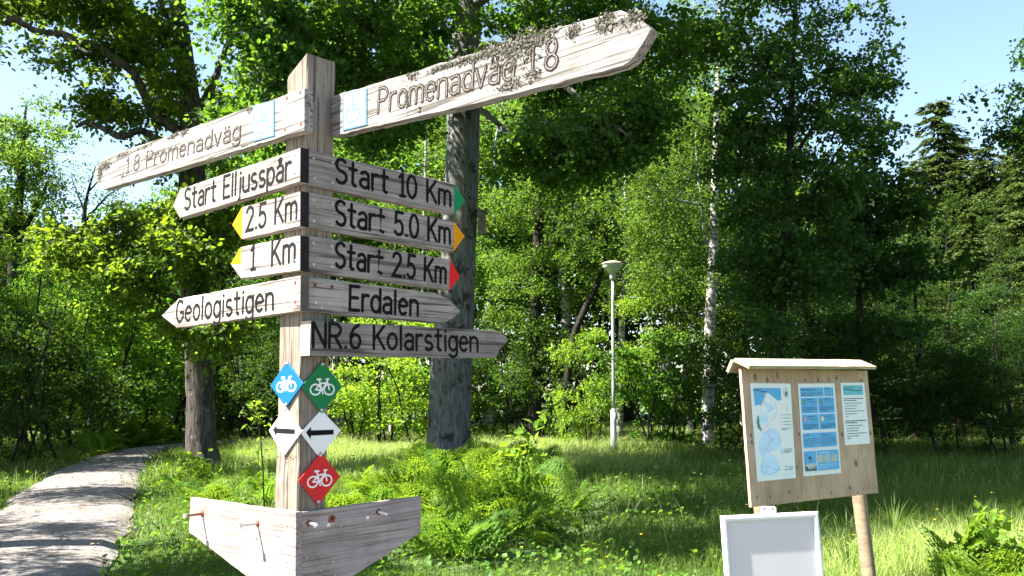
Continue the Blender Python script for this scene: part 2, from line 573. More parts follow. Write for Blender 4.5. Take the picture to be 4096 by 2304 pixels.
def lettering(F, board, s, p0, p1, cap, stroke=0.148, worn=False):
    a, b = F.px(p0), F.px(p1)
    st, w = text_strokes(s)
    words, x = [], 0.0                                    # right-hand limits of the words
    for c in s:
        if c == ' ':
            words.append(x)
        x += GL[c][0] + GAP
    X = (b - a) / w
    u = nrm(b - a)
    Y = np.array([-u[1], u[0]]) * cap
    k = 0
    G_ = {}
    for q in st:
        q = np.array(q)
        g = G_.setdefault(sum(q[:, 0].min() >= e - .05 for e in words), Geo())
        pts = a + q[:, :1] * X + q[:, 1:] * Y
        pts = pts + rng.normal(0, 0.0004, pts.shape)
        closed = np.linalg.norm(pts[0] - pts[-1]) < 0.002 and len(pts) > 8
        if closed:
            pts = pts[:-1]
        if worn:
            g.ribbon(pts, stroke * cap, 0.0006 + k * 0.00002, 0, closed)
            g.ribbon(pts, stroke * cap * 0.36, 0.0016 + k * 0.00002, 1, closed, ends=False)
        else:
            g.ribbon(pts, stroke * cap, 0.0006 + k * 0.00002, 0, closed)
        k += 1
    for g in G_.values():
        g.build("lettering", [WORN, WORN_IN] if worn else [BLACK], board)

def put(me, name, board, pos, z=0.0, rot=0.0, s=1.0):
    o = link(name, me, board)
    o.matrix_local = Matrix.Translation((pos[0], pos[1], z)) @ Matrix.Rotation(rot, 4, 'Z') @ Matrix.Scale(s, 4)
    return o

def direction_board(F, label, poly, mat, thick=0.03, tip=None, screws=(), rusty=(), end=None, amp=0.0012, back=None):
    pts = np.array([F.px(q) for q in poly])
    pts = rough_poly(pts, 0.03, amp * .35)
    g = Geo()
    g.slab(pts, -thick if back is None else back, 0.0, 0.0016, 0)
    b = g.build("direction_board", mat, sp, matrix=F.m)
    b["label"] = label
    if tip:
        g = Geo()
        tp = np.array([F.px(q) for q in tip[0]])
        g.slab(tp, -0.004, 0.0010, 0.0004, 0)
        g.build("arrow_tip", tip[1], b)
    if end:
        # painted end grain: a thin slab over the board's end
        e0, e1 = F.px(end[0]), F.px(end[1])
        u = nrm(e1 - e0)
        n2 = np.array([u[1], -u[0]])
        if n2[0] < 0:
            n2 = -n2
        g = Geo()
        q = [e0 - n2 * 0.001, e1 - n2 * 0.001, e1 + n2 * 0.0025, e0 + n2 * 0.0025]
        g.slab(q, -thick - 0.001, 0.0008, 0.0004)
        g.build("painted_end", end[2], b)
    for q in screws:
        put(SCREW_ME, "screw", b, F.px(q), 0.0004, rng.uniform(0, 3))
    for q in rusty:
        put(RSCREW_ME, "rusty_screw", b, F.px(q), 0.0002, rng.uniform(0, 3))
    return b

TL = 0.029
FLb = FL.shifted(TL)
FRb = FR.shifted(0.012)
zz = lambda Z, L: [Z(*q) for q in L]

b = direction_board(FLb, "pale arrow board reading Start Elljusspår with a black painted end", zz(Z3, [(905, 50), (903, 268), (128, 503), (82, 424), (128, 317)]), W_BOARD, TL + 0.002,
                    screws=zz(Z3, [(870, 92), (868, 215)]), end=(Z3(905, 48), Z3(903, 268), BLACK_END))
lettering(FLb, b, "Start Elljusspår", Z3(158, 450), Z3(838, 246), 0.083)
b = direction_board(FLb, "short board reading 2.5 Km with a yellow pointed end", zz(Z3, [(905, 330), (903, 555), (528, 639), (466, 546), (530, 431)]), W_BOARD, TL + 0.002,
                    tip=(zz(Z3, [(530, 431), (466, 546), (528, 639)]), YELLOW_P), screws=zz(Z3, [(872, 380), (872, 490)]), end=(Z3(905, 330), Z3(903, 555), BLACK_END))
lettering(FLb, b, "2.5 Km", Z3(557, 586), Z3(878, 503), 0.084)
b = direction_board(FLb, "short board reading 1 Km with only the upper half of its tip yellow", zz(Z3, [(905, 615), (903, 840), (520, 893), (455, 800), (522, 689)]), W_BOARD, TL + 0.002,
                    tip=(zz(Z3, [(522, 689), (455, 800), (521, 797)]), YELLOW_P), screws=zz(Z3, [(872, 665), (870, 775)]), end=(Z3(905, 615), Z3(903, 842), BLACK_END))
lettering(FLb, b, "1  Km", Z3(585, 835), Z3(867, 779), 0.086)
b = direction_board(FLb, "cracked pale arrow board reading Geologistigen", zz(Z3, [(905, 873), (903, 1100), (107, 1210), (9, 1131), (118, 1022)]), W_BOARD, TL + 0.002,
                    screws=zz(Z3, [(797, 940), (800, 1048), (750, 1010)]), rusty=zz(Z3, [(870, 918), (870, 1042)]), end=(Z3(905, 873), Z3(903, 1100), BROWN_END), amp=0.0018)
lettering(FLb, b, "Geologistigen", Z3(105, 1174), Z3(727, 1090), 0.083)

b = direction_board(FRb, "brown arrow board reading Start 10 Km with a green tip", zz(Z3, [(948, 62), (1897, 283), (1966, 393), (1893, 478), (948, 290)]), W_BOARD, 0.03,
                    tip=(zz(Z3, [(1897, 283), (1966, 393), (1893, 478)]), GREEN_P), screws=zz(Z3, [(990, 118), (1112, 143), (995, 247), (1113, 275)]))
lettering(FRb, b, "Start 10 Km", Z3(1133, 270), Z3(1868, 425), 0.085)
b = direction_board(FRb, "brown arrow board reading Start 5.0 Km with a yellow tip", zz(Z3, [(948, 336), (1892, 523), (1961, 620), (1890, 719), (948, 566)]), W_BOARD, 0.03,
                    tip=(zz(Z3, [(1892, 523), (1961, 620), (1890, 719)]), YELLOW_P), screws=zz(Z3, [(990, 388), (1112, 410), (992, 521), (1110, 545)]))
lettering(FRb, b, "Start 5.0 Km", Z3(1131, 543), Z3(1865, 666), 0.085)
b = direction_board(FRb, "brown arrow board reading Start 2.5 Km with a red tip", zz(Z3, [(948, 612), (1868, 770), (1929, 880), (1862, 967), (946, 845)]), W_BOARD, 0.03,
                    tip=(zz(Z3, [(1868, 770), (1929, 880), (1862, 967)]), RED_P), screws=zz(Z3, [(988, 664), (1107, 681), (990, 800), (1106, 817)]))
lettering(FRb, b, "Start 2.5 Km", Z3(1129, 815), Z3(1838, 922), 0.085)
b = direction_board(FRb, "plain pointed board reading Erdalen", zz(Z3, [(948, 878), (1600, 962), (1780, 986), (1870, 1030), (1937, 1105), (1890, 1145), (1828, 1181), (1400, 1145), (946, 1104)]), W_BOARD, 0.03,
                    screws=zz(Z3, [(1002, 1047), (1092, 1053), (1042, 1080)]), rusty=zz(Z3, [(998, 932), (1107, 945)]), amp=0.0018)
lettering(FRb, b, "Erdalen", Z3(1222, 1093), Z3(1659, 1131), 0.083)
FRk = FR.shifted(0.052)
b = direction_board(FRk, "dark grey board reading NR.6 Kolarstigen with a light sawn end", zz(Z3, [(972, 1163), (1700, 1203), (2166, 1227), (2190, 1240), (2247, 1282), (2205, 1330), (2188, 1347), (2166, 1403), (1700, 1398), (965, 1387)]), W_DARK, 0.055, amp=0.0016)
lettering(FRk, b, "NR.6 Kolarstigen", Z3(985, 1332), Z3(2044, 1360), 0.079)
g = Geo()
e0, e1 = FRk.px(Z3(972, 1163)), FRk.px(Z3(965, 1387))
g.slab([e0 + (-.002, 0), e0 + (.0005, 0), e1 + (.0005, 0), e1 + (-.002, 0)], -0.055, 0.0005, 0.0003)
g.build("sawn_end", W_ENDG, b)

# the two promenade boards: both face left, one on the near face, one behind the far corner
FLp = FL.shifted(0.032)
b1 = direction_board(FLp, "long rounded-end board reading 1.8 Promenadväg with a wheelchair plate", zz(Z1, [(1590, 640), (1590, 945), (1200, 1062), (700, 1212), (130, 1375), (102, 1350), (68, 1268), (78, 1212), (130, 1150), (230, 1108), (600, 985), (1220, 765)]), W_OLD, 0.034,
                     rusty=zz(Z1, [(1560, 668), (1462, 710), (1565, 898), (1450, 938)]), amp=0.002)
lettering(FLp, b1, "1.8 Promenadväg", Z1(297, 1253), Z1(1122, 1005), 0.066, 0.165, True)
FP = Face(C0 + RDp * 0.097, -LDp, NLp)
b2 = direction_board(FP, "long lichen-crusted board reading Promenadväg 1.8 with a wheelchair plate, half shaded by the post", zz(Z2, [(362, 621), (358, 880), (1300, 667), (2238, 425), (2300, 388), (2423, 190), (2380, 150), (2300, 98), (2225, 64), (1850, 170), (1200, 365), (800, 490)]), W_OLD, 0.034, amp=0.003)
lettering(FP, b2, "Promenadväg 1.8", Z2(664, 728), Z2(1815, 436), 0.081, 0.165, True)

def wheelchair(F, board, q):
    c = np.array([F.px(x) for x in q])                    # tl, tr, br, bl
    bl = lambda u, v: c[3] * (1 - u) * (1 - v) + c[2] * u * (1 - v) + c[0] * (1 - u) * v + c[1] * u * v
    g = Geo()
    g.slab(c, 0.0002, 0.003, 0.0004, 0)
    g.poly([bl(.07, .04), bl(.93, .04), bl(.93, .96), bl(.07, .96)], 0.0034, 1)
    w = np.linalg.norm(c[1] - c[0]) * 0.06
    S = [[(.42, .80), (.42, .50), (.68, .50), (.74, .27), (.84, .30)], [(.42, .63), (.64, .63)],
         [(.34, .58)] + [(.42 + .24 * math.cos(t), .36 + .21 * math.sin(t)) for t in np.linspace(2.0, 6.0, 14)]]
    for k, s in enumerate(S):
        g.ribbon([bl(*p) for p in s], w, 0.0037 + k * 0.0001, 2)
    g.disc(bl(.42, .88), w * 0.9, 0.0041, 2)
    for p in ((.12, .07), (.88, .07), (.12, .93), (.88, .93)):
        g.disc(bl(*p), 0.0018, 0.0042, 3)
    return g.build("wheelchair_plate", [SIGN_BLUE, PLATE_W, SIGN_BLUE, INK], board)
wheelchair(FLp, b1, zz(Z1, [(1222, 768), (1376, 730), (1376, 985), (1225, 1026)]))
wheelchair(FP, b2, zz(Z2, [(443, 604), (594, 569), (594, 805), (440, 843)]))

def lichen(F, board, spots, n, mats, size):
    """crusty tufts: little ragged flakes standing off the wood"""
    g = Geo()
    for (p, sx, sy, cnt) in spots:
        c = F.px(p)
        for _ in range(cnt // 3):                         # the flat crust under the tufts
            o = c + rng.normal(0, .9, 2) * (sx, sy)
            s = size * rng.uniform(1.0, 2.8)
            an = np.sort(rng.uniform(0, 6.28, 7))
            rr = s * rng.uniform(.45, 1, 7)
            g.poly(np.column_stack([o[0] + rr * np.cos(an), o[1] + rr * np.sin(an) * .6]), .0022 + rng.uniform(0, .0012), int(rng.random() < .6))
        for _ in range(int(cnt * 2.2)):
            o = c + rng.normal(0, 1, 2) * (sx, sy)
            s = size * rng.uniform(.4, 1.3)
            a = rng.uniform(0, 6.28)
            h = rng.uniform(.001, .009) * size / 0.007
            k = 5
            an = a + np.sort(rng.uniform(0, 6.28, k))
            rr = s * rng.uniform(.35, 1, k)
            z = rng.uniform(0.0004, h, k)
            v = np.column_stack([o[0] + rr * np.cos(an), o[1] + rr * np.sin(an), z])
            v = np.vstack([v, [o[0], o[1], h]])
            g.add(v, [(t, (t + 1) % k, k) for t in range(k)], int(rng.random() < .45))
    return g.build("lichen", mats, board)
lichen(FP, b2, [(Z2(*p), sx, sy, c) for p, sx, sy, c in [((1450, 310), .05, .012, 150), ((1600, 270), .045, .016, 210), ((1720, 240), .03, .012, 130), ((1480, 390), .03, .02, 80), ((1620, 350), .03, .02, 80),
      ((1300, 370), .05, .006, 90), ((1180, 395), .03, .005, 50), ((2130, 150), .014, .013, 130), ((1920, 200), .014, .01, 80), ((1050, 440), .03, .005, 40), ((880, 490), .02, .006, 40), ((2320, 110), .02, .012, 60),
      ((1530, 540), .03, .008, 40), ((1660, 480), .02, .012, 30), ((850, 650), .004, .02, 14), ((930, 700), .004, .003, 6)]], 0, [LICHEN, LICHEN_D], 0.0042)
lichen(FLp, b1, [(Z1(*p), sx, sy, c) for p, sx, sy, c in [((640, 985), .03, .006, 80), ((720, 960), .02, .006, 60), ((150, 1200), .035, .012, 170), ((110, 1260), .015, .02, 90), ((270, 1120), .04, .006, 60), ((430, 1065), .04, .004, 40), ((1195, 790), .01, .01, 20),
      ((1150, 1060), .02, .004, 10), ((280, 1270), .02, .01, 20)]], 0, [LICHEN, LICHEN_D], 0.0036)

# cycling diamonds
def marker(F, label, q, mat, kind):
    c = np.array([F.px(x) for x in q])                    # top, left, bottom, right
    g = Geo()
    g.slab(c, -0.0035, 0.0, 0.0004, 0)
    o = g.build("trail_marker", mat, sp, matrix=F.m)
    o["label"] = label
    O = c.mean(0)
    X, Y = (c[3] - c[1]) / 2, (c[0] - c[2]) / 2
    T = lambda p: O + X * p[0] + Y * p[1]
    g = Geo()
    if kind == 'bike':
        s = 0.052 * np.linalg.norm(X)
        wheel = lambda cx: [T((cx + .245 * math.cos(t), -.10 + .20 * math.sin(t))) for t in np.linspace(0, 6.283, 26, endpoint=False)]
        lines = [wheel(-.33), wheel(.33)]
        fr = [[(-.33, -.10), (-.02, -.13), (-.13, .18)], [(-.17, .27), (-.02, -.13)], [(-.02, -.13), (.22, .20)], [(-.12, .13), (.23, .16)], [(-.33, -.10), (-.12, .13)], [(.33, -.10), (.22, .24), (.28, .30), (.17, .30)],
              [(-.26, .29), (-.09, .29)], [(-.02, -.13), (.02, -.26)]]
        for k, l in enumerate(lines):
            g.ribbon(l, s * 1.25, 0.0006 + k * 0.0001, 0, True)
        for k, l in enumerate(fr):
            g.ribbon([T(p) for p in l], s * (1.25 if k != 6 else 1.5), 0.0008 + k * 0.0001, 0)
        g.build("bicycle_symbol", WHITE_M, o)
    else:
        A = [(-.74, .05), (-.50, .26), (-.50, .12), (.63, .10), (.63, -.10), (-.50, -.10), (-.50, -.25)]
        g.poly([T(p) for p in A], 0.0008, 0)
        g.build("arrow_symbol", BLACK, o)
    for q in ((0, .90), (0, -.88)):
        put(RIVET_ME, "rivet", o, T(q), 0.0002)
    return o
RV = Geo()
RV.lathe([(0.0001, 0.004), (0.0022, 0.0036), (0.0035, 0.002), (0.0036, 0.001), (0.006, 0.0008), (0.006, 0.0)], (0, 0, 0), 12)
RIVET_ME = RV.mesh("rivet", [STEEL], True)
FLm, FRm = FL.shifted(0.006), FR.shifted(0.006)
FRm2 = FR.shifted(0.010)
marker(FLm.shifted(.004), "bright blue diamond with a white bicycle", zz(Z4, [(652, 72), (546, 228), (646, 368), (757, 214)]), BLUE_M, 'bike')
marker(FLm, "white diamond with a black arrow, on the sunlit side of the post", zz(Z4, [(645, 366), (538, 515), (632, 682), (746, 522)]), WHITE_M, 'arrow')
marker(FRm2, "green diamond with a white bicycle", zz(Z4, [(883, 73), (746, 236), (1010, 235), (878, 405)])[:2] + [Z4(878, 405), Z4(1010, 235)], GREEN_M, 'bike')
marker(FRm, "white diamond with a black arrow, on the shaded side of the post", [Z4(875, 384), Z4(742, 530), Z4(866, 694), Z4(1000, 516)], WHITE_M, 'arrow')
marker(FRm2, "red diamond with a white bicycle", [Z4(872, 656), Z4(729, 838), Z4(857, 995), Z4(996, 810)], RED_M, 'bike')

# staples and old nail traces on the post
for q in ((592, 680), (650, 690), (672, 680), (690, 690), (705, 680), (650, 715)):
    g = Geo()
    a = FL.px(Z4(*q))
    g.box((a[0], a[1], 0.0012), (0.006, 0.0016, 0.0016))
    g.build("staple", RUST, sp, matrix=FL.m)

# the two plywood bolt planks under the boards
FLq, FRq = FL.shifted(0.022), FR.shifted(0.018)
pl = [Z4(710, 1042), Z4(708, 1690), Z4(25, 1170), Z4(35, 947)]
g = Geo()
g.slab(rough_poly([FLq.px(q) for q in pl], 0.06, 0.0008), -0.022, 0, 0.001)
bp = g.build("bolt_plank", W_PLY, sp, matrix=FLq.m)
bp["label"] = "sunlit white-washed plywood plank with two long rusty bolts"
pr = [Z4(724, 1043), Z4(1516, 938), Z4(1511, 1170), Z4(724, 1680)]
g = Geo()
g.slab(rough_poly([FRq.px(q) for q in pr], 0.06, 0.0008), -0.018, 0, 0.001)
bq = g.build("bolt_plank", W_PLY, sp, matrix=FRq.m)
bq["label"] = "shaded plywood plank with two short bolts and a rusty nail hole"
def bolt(F, plank, q, length, tilt=(0, 0), head=True, rod=STEEL):
    a = F.px(Z4(*q))
    g = Geo()
    g.lathe([(0.0001, .004), (.0085, .004), (.0105, .0025), (.0105, 0)], (a[0], a[1], 0), 14, 1)
    end = np.array([a[0] + tilt[0], a[1] + tilt[1], length])
    st = np.array([a[0], a[1], 0.003])
    p = [st, st * .6 + end * .4, end]
    g.tube(p, [.0045, .0044, .0044], 10, 0)
    if head:
        d = nrm(end - st)
        g.tube([end, end + d * .009], [.0095, .0095], 6, 2)
    g.build("bolt", [rod, RUST, STEEL], plank)
bolt(FLq, bp, (112, 1050), 0.062, rod=RUST)
bolt(FLq, bp, (466, 1112), 0.062)
bolt(FRq, bq, (795, 1110), 0.045, (0.0, -0.002), False, WHITE_M)
bolt(FRq, bq, (1240, 1038), 0.045, (0.0, -0.004), False, WHITE_M)
g = Geo()
a = FRq.px(Z4(942, 1080))
g.poly([a + (-.014, -.012), a + (.011, -.012), a + (.015, .004), a + (.004, .013), a + (-.013, .008)], 0.0006)
g.disc(a, .004, 0.0011, 1)
g.build("rust_stain", [RUST, BLACK], bq)
for q in ((920, 1122), (833, 1130), (1170, 1075)):
    a = FRq.px(Z4(*q))
    g = Geo()
    g.slab([a + (-.006, -.005), a + (.006, -.004), a + (.006, .006), a + (-.005, .005)], 0.0002, 0.0008)
    g.build("paper_scrap", WHITE_M, bq)
for F, pk, L in ((FLq, bp, [(618, 1115), (655, 1130), (690, 1125), (575, 1148), (405, 1185), (460, 1210), (445, 1265), (655, 1360), (610, 1290), (560, 1395)]), (FRq, bq, [(965, 1130), (875, 1165), (1000, 1130), (950, 1360), (870, 1415), (780, 1330), (962, 1440)])):
    for q in L:
        a = F.px(Z4(*q))
        g = Geo()
        g.box((a[0], a[1], 0.0008), (rng.uniform(.003, .007), rng.uniform(.002, .004), 0.0012))
        g.build("old_staple", RUST if rng.random() < .5 else STEEL, pk)
# ------------------------------------------------------------------ information board
def cam2world(a, b, c):
    return RT * a + UP * b + fwd * c
PX = nrm(np.array([math.sin(R_(56.5)), math.cos(R_(56.5)), 0]))
PY = nrm(np.array([-0.038, 0.057, 1.0]))
PX = nrm(PX - PY * np.dot(PX, PY))
PZ = np.cross(PX, PY)                                     # towards the reader
rr_ = ray(*Z5(265, 600))
PO = EYE + rr_ * (5.9 / rr_[1])
iloc = np.array([PO[0] + PX[0] * .6, PO[1] + PX[1] * .6, 0.0])
ib = thing("information_board", "plywood notice board with a small pine roof on round posts, with three papers", "notice board", iloc)
class Flat:
    def __init__(self, o, X, Y, Z, loc):
        self.o, self.X, self.Y, self.Z, self.loc = o, X, Y, Z, loc
        self.m = frame_matrix(o, X, Y, Z, loc)
    def px(self, q):
        h = hit(q[0], q[1], self.o, self.Z) - self.o
        return np.array([h @ self.X, h @ self.Y])
    def shifted(self, t):
        return Flat(self.o + self.Z * t, self.X, self.Y, self.Z, self.loc)
FI = Flat(PO, PX, PY, PZ, iloc)

def plywood_mat():
    m, nt, N, L, p = new_mat("pine_plywood")
    co = coords(nt, (3.0, 1.0, 1.0))
    n1 = noise(nt, co, 2.2, 5, .6, 1.6)
    w = N.new("ShaderNodeTexWave")
    w.inputs["Scale"].default_value = 2.2
    w.inputs["Distortion"].default_value = 9
    w.inputs["Detail"].default_value = 4
    w.inputs["Detail Scale"].default_value = .8
    L.new(co.outputs[0], w.inputs["Vector"])
    r1 = ramp(nt, [(0.25, (.34, .215, .135)), (0.55, (.45, .305, .205)), (0.8, (.52, .385, .28))])
    L.new(n1.outputs[0], r1.inputs[0])
    r2 = ramp(nt, [(0.0, (.80, .74, .68)), (0.35, (1, 1, 1)), (1.0, (1, 1, 1))])
    L.new(w.outputs["Color"], r2.inputs[0])
    c = mix(nt, r1.outputs[0], r2.outputs[0], 0.45, 'MULTIPLY')
    n3 = noise(nt, coords(nt, (1, 1, 1)), 3.0, 4)
    r3 = ramp(nt, [(.4, (.80, .78, .80)), (.62, (1.04, 1.04, 1.04))])
    L.new(n3.outputs[0], r3.inputs[0])
    c = mix(nt, c, r3.outputs[0], 0.8, 'MULTIPLY')
    L.new(c, p.inputs["Base Color"])
    p.inputs["Roughness"].default_value = .7
    bump(nt, w.outputs["Color"], .12, .002, p)
    return m
PLY = plywood_mat()
KNOT = plain("plywood_knot", (.17, .10, .065), .8, 0, .5, 60)
KNOT_H = plain("plywood_knot_halo", (.37, .27, .21), .8, 0, .25, 40)
pc = [FI.px(Z5(*q)) for q in [(252, 172), (1028, 188), (1096, 940), (316, 1027)]]
g = Geo()
g.slab(rough_poly(pc, .09, .001), -0.021, 0, .0015)
bil = lambda c, u, v: c[0] * (1 - u) * (1 - v) + c[1] * u * (1 - v) + c[3] * (1 - u) * v + c[2] * u * v     # v runs down
krng = np.random.default_rng(3)
for (x, y, rx, ry) in [(338, 228, 11, 24), (414, 245, 10, 22), (474, 220, 9, 26), (648, 248, 6, 14), (725, 246, 8, 18), (788, 242, 8, 12), (838, 234, 8, 20), (988, 250, 10, 10), (313, 585, 9, 14), (318, 628, 8, 12), (606, 580, 9, 14),
                       (958, 755, 11, 20), (548, 935, 8, 14), (428, 935, 4, 8), (603, 965, 5, 10), (804, 938, 5, 12), (920, 908, 8, 13), (968, 935, 4, 8), (1004, 915, 4, 6), (597, 780, 8, 14), (1046, 570, 8, 14), (870, 580, 8, 16), (1078, 905, 6, 8), (350, 965, 5, 12), (430, 968, 6, 14), (745, 905, 4, 8)]:
    c = FI.px(Z5(x, y))
    ex = abs(FI.px(Z5(x + rx, y)) - c)[0]
    ey = abs(FI.px(Z5(x, y + ry)) - c)[1]
    an = np.linspace(0, 2 * math.pi, 14, endpoint=False)
    for k, (sc, m) in enumerate(((1.45, 2), (.85, 1))):
        w = 1 + krng.normal(0, .09, 14)
        g.poly(np.column_stack([c[0] + np.cos(an) * ex * sc * w, c[1] + np.sin(an) * ey * sc * 1.05 * w]), 0.0003 + k * .0003, m)
panel = g.build("panel", [PLY, KNOT, KNOT_H], ib, matrix=FI.m)
# posts (behind the panel)
wI = np.linalg.norm(pc[1] - pc[0])
def round_post(px_x, half_w):
    a = FI.shifted(-.022 - half_w).px(Z5(*px_x))
    top = PO + PX * a[0] + PY * (pc[0][1] - .02) - PZ * (.022 + half_w)
    bot = PO + PX * a[0] + PY * a[1] - PZ * (.022 + half_w)
    d = nrm(top - bot)
    bot = top - d * (top[2] / d[2] + .1)
    g = Geo()
    t = np.linspace(0, 1, 16)
    pts = bot[None] * (1 - t[:, None]) + top[None] * t[:, None] - iloc
    g.tube(pts, half_w * (1 + rng.normal(0, .012, 16)), 18)
    return g.build("post", W_ROUND, ib, smooth=True)
def round_wood():
    m, nt, N, L, p = new_mat("turned_pine")
    n1 = noise(nt, coords(nt, (6, 6, 22)), 1.2, 5, .6, .8)
    r = ramp(nt, [(.3, (.15, .105, .065)), (.5, (.22, .163, .105)), (.7, (.28, .215, .145))])
    L.new(n1.outputs[0], r.inputs[0])
    n2 = noise(nt, coords(nt, (5, 5, .9)), 2.0, 4)
    r2 = ramp(nt, [(.35, (.78, .74, .70)), (.65, (1, 1, 1))])
    L.new(n2.outputs[0], r2.inputs[0])
    L.new(mix(nt, r.outputs[0], r2.outputs[0], .8, 'MULTIPLY'), p.inputs["Base Color"])
    p.inputs["Roughness"].default_value = .8
    bump(nt, n1.outputs[0], .3, .004, p)
    return m
W_ROUND = round_wood()
round_post((978, 960), .052)
round_post((378, 1040), .052)
# roof: two pine boards meeting at a ridge
y_top = FI.px(Z5(640, 180))[1]
x0, x1 = FI.px(Z5(284, 165))[0] - .0, FI.px(Z5(1084, 180))[0]
def roof_board(name, z_ridge, z_eave, y_ridge, y_eave, th, xa, xb):
    g = Geo()
    d = nrm(np.array([0, y_eave - y_ridge, z_eave - z_ridge]))
    n = np.array([0, -d[2], d[1]])
    if n[1] < 0:
        n = -n
    A, B = np.array([0, y_ridge, z_ridge]), np.array([0, y_eave, z_eave])
    v = []
    nx = 14
    for k in range(nx + 1):
        x = xa + (xb - xa) * k / nx
        for q in (A, B, B + n * th, A + n * th):
            v.append(q + np.array([x, rng.normal(0, .0008), 0]))
    i, j = np.arange(nx)[:, None] * 4, np.arange(4)[None, :]
    g.add(v, np.stack([i + j, i + (j + 1) % 4, i + 4 + (j + 1) % 4, i + 4 + j], -1).reshape(-1, 4))
    g.f.append((np.array([[3, 2, 1, 0]]) + 0, 0))
    g.f.append((np.array([[0, 1, 2, 3]]) + nx * 4, 0))
    return g.build(name, W_ROOF, ib, matrix=FI.m)
W_ROOF = wood("roof_pine", (0.46, 0.39, 0.28), (0.34, 0.275, 0.185), (0.2, 0.15, 0.1), cracks=0.62)
FE, FG = FI.shifted(.10), FI.shifted(-.03)
e0, e1 = FE.px(Z5(286, 166)), FE.px(Z5(1080, 190))
k0, k1 = FG.px(Z5(207, 120)), FG.px(Z5(1010, 150))
y_e, y_r = (e0[1] + e1[1]) / 2, (k0[1] + k1[1]) / 2
roof_board("roof_board", -.03, .10, y_r, y_e, .024, e0[0] + .02, e1[0])
roof_board("roof_board", -.032, -.085, y_r, y_e - .01, .024, e0[0] + .02, e1[0])
# papers
def sheet(q, label):
    c = [FI.px(Z7(*p)) for p in q]                        # tl, tr, br, bl
    g = Geo()
    nu, nv = 6, 10
    for k in range(nv + 1):
        for i in range(nu + 1):
            p = bil(c, i / nu, k / nv)
            g.v.append(np.array([[p[0], p[1], .0022]])); g.n += 1
    F_ = [(k * (nu + 1) + i, k * (nu + 1) + i + 1, (k + 1) * (nu + 1) + i + 1, (k + 1) * (nu + 1) + i) for k in range(nv) for i in range(nu)]
    g.f.append((np.array(F_)[:, ::-1], 0))
    o = g.build("paper_notice", PAPER, ib, matrix=FI.m)
    o["label"] = label
    return o, c

class Print:
    """flat printing on a sheet, given in sheet fractions (u right, v down)"""
    def __init__(self, c):
        self.c, self.g, self.z = c, Geo(), .0030
    def P(self, p):
        return bil(self.c, p[0], p[1])
    def poly(self, pts, m):
        self.z += .00003
        self.g.poly([self.P(p) for p in pts], self.z, m)
    def rect(self, u0, v0, u1, v1, m):
        self.poly([(u0, v0), (u1, v0), (u1, v1), (u0, v1)], m)
    def line(self, pts, w, m):
        self.z += .00003
        self.g.ribbon([self.P(p) for p in pts], w, self.z, m, ends=False)
    def text(self, u0, v0, u1, n, dv, m, hgt=.0035, last=.6):
        for k in range(n):
            e = u1 if k < n - 1 else u0 + (u1 - u0) * last
            u = u0
            while u < e - .01:                            # broken into word-long dashes
                w = krng.uniform(.03, .09)
                self.line([(u, v0 + k * dv), (min(u + w, e), v0 + k * dv)], hgt, m)
                u += w + .012
    def done(self, o, name="print"):
        return self.g.build(name, INKS, o)
INKS = [INK_B, INK_LB, INK, INK_S, INK_T, INK_G, INK_R, INK_Y, INK_N, PAPER]
B_, LB_, K_, S_, T_, G_, RD_, Y_, N_, W_ = range(10)

o, c = sheet([(250, 133), (663, 138), (718, 1097), (325, 1135)], "trail map sheet with a blue sea and pale blue hills")
p = Print(c)
p.poly([(.07, .05), (.74, .05), (.745, .17), (.66, .19), (.53, .14), (.46, .13), (.38, .09), (.31, .16), (.22, .235), (.16, .225), (.08, .235)], B_)
p.poly([(.38, .09), (.53, .14), (.66, .19), (.66, .25), (.60, .31), (.50, .36), (.40, .42), (.22, .49), (.14, .46), (.11, .40), (.16, .30), (.22, .235), (.31, .16)], W_)
for q in ([(.16, .36), (.32, .30), (.40, .36), (.34, .42), (.20, .44)], [(.32, .22), (.44, .20), (.52, .26), (.40, .32)], [(.12, .60), (.24, .52), (.44, .48), (.58, .52), (.68, .62), (.62, .68), (.44, .70), (.26, .74), (.14, .76), (.10, .68)],
          [(.26, .76), (.44, .74), (.56, .80), (.60, .90), (.42, .95), (.20, .96), (.10, .90), (.14, .82)], [(.30, .18), (.34, .19), (.33, .22), (.29, .21)]):
    p.poly(q, LB_)
p.poly([(.12, .34), (.15, .33), (.16, .42), (.20, .48), (.18, .50), (.11, .46), (.09, .40)], G_)
for q, m in (([(.20, .49), (.34, .44), (.50, .37), (.56, .35)], RD_), ([(.18, .52), (.30, .51), (.42, .47), (.56, .50), (.66, .58)], S_), ([(.36, .54), (.40, .60), (.34, .66), (.22, .70), (.16, .80), (.12, .88)], S_),
             ([(.10, .86), (.30, .86), (.50, .90), (.62, .90)], S_), ([(.38, .09), (.30, .20), (.20, .30), (.15, .44)], S_), ([(.56, .20), (.62, .28), (.56, .36)], S_), ([(.36, .30), (.50, .27), (.58, .24)], S_),
             ([(.14, .92), (.30, .94), (.48, .92), (.60, .86)], S_), ([(.40, .60), (.52, .58), (.66, .58)], S_)):
    p.line(q, .0022, m)
p.line([(.06, .075), (.18, .072), (.30, .088), (.40, .086)], .006, K_)
p.text(.08, .060, .30, 1, .02, S_, .005, 1)
p.text(.10, .10, .42, 1, .02, S_, .005, 1)
p.poly([(.87 + .065 * math.cos(t), .10 + .05 * math.sin(t)) for t in np.linspace(0, 6.2, 18)], S_)
p.poly([(.87 + .055 * math.cos(t), .10 + .043 * math.sin(t)) for t in np.linspace(0, 6.2, 18)], W_)
p.poly([(.87, .072), (.91, .105), (.885, .105), (.92, .125), (.82, .125), (.855, .105), (.83, .105)], K_)
p.poly([(.86, .125), (.88, .125), (.88, .14), (.86, .14)], K_)
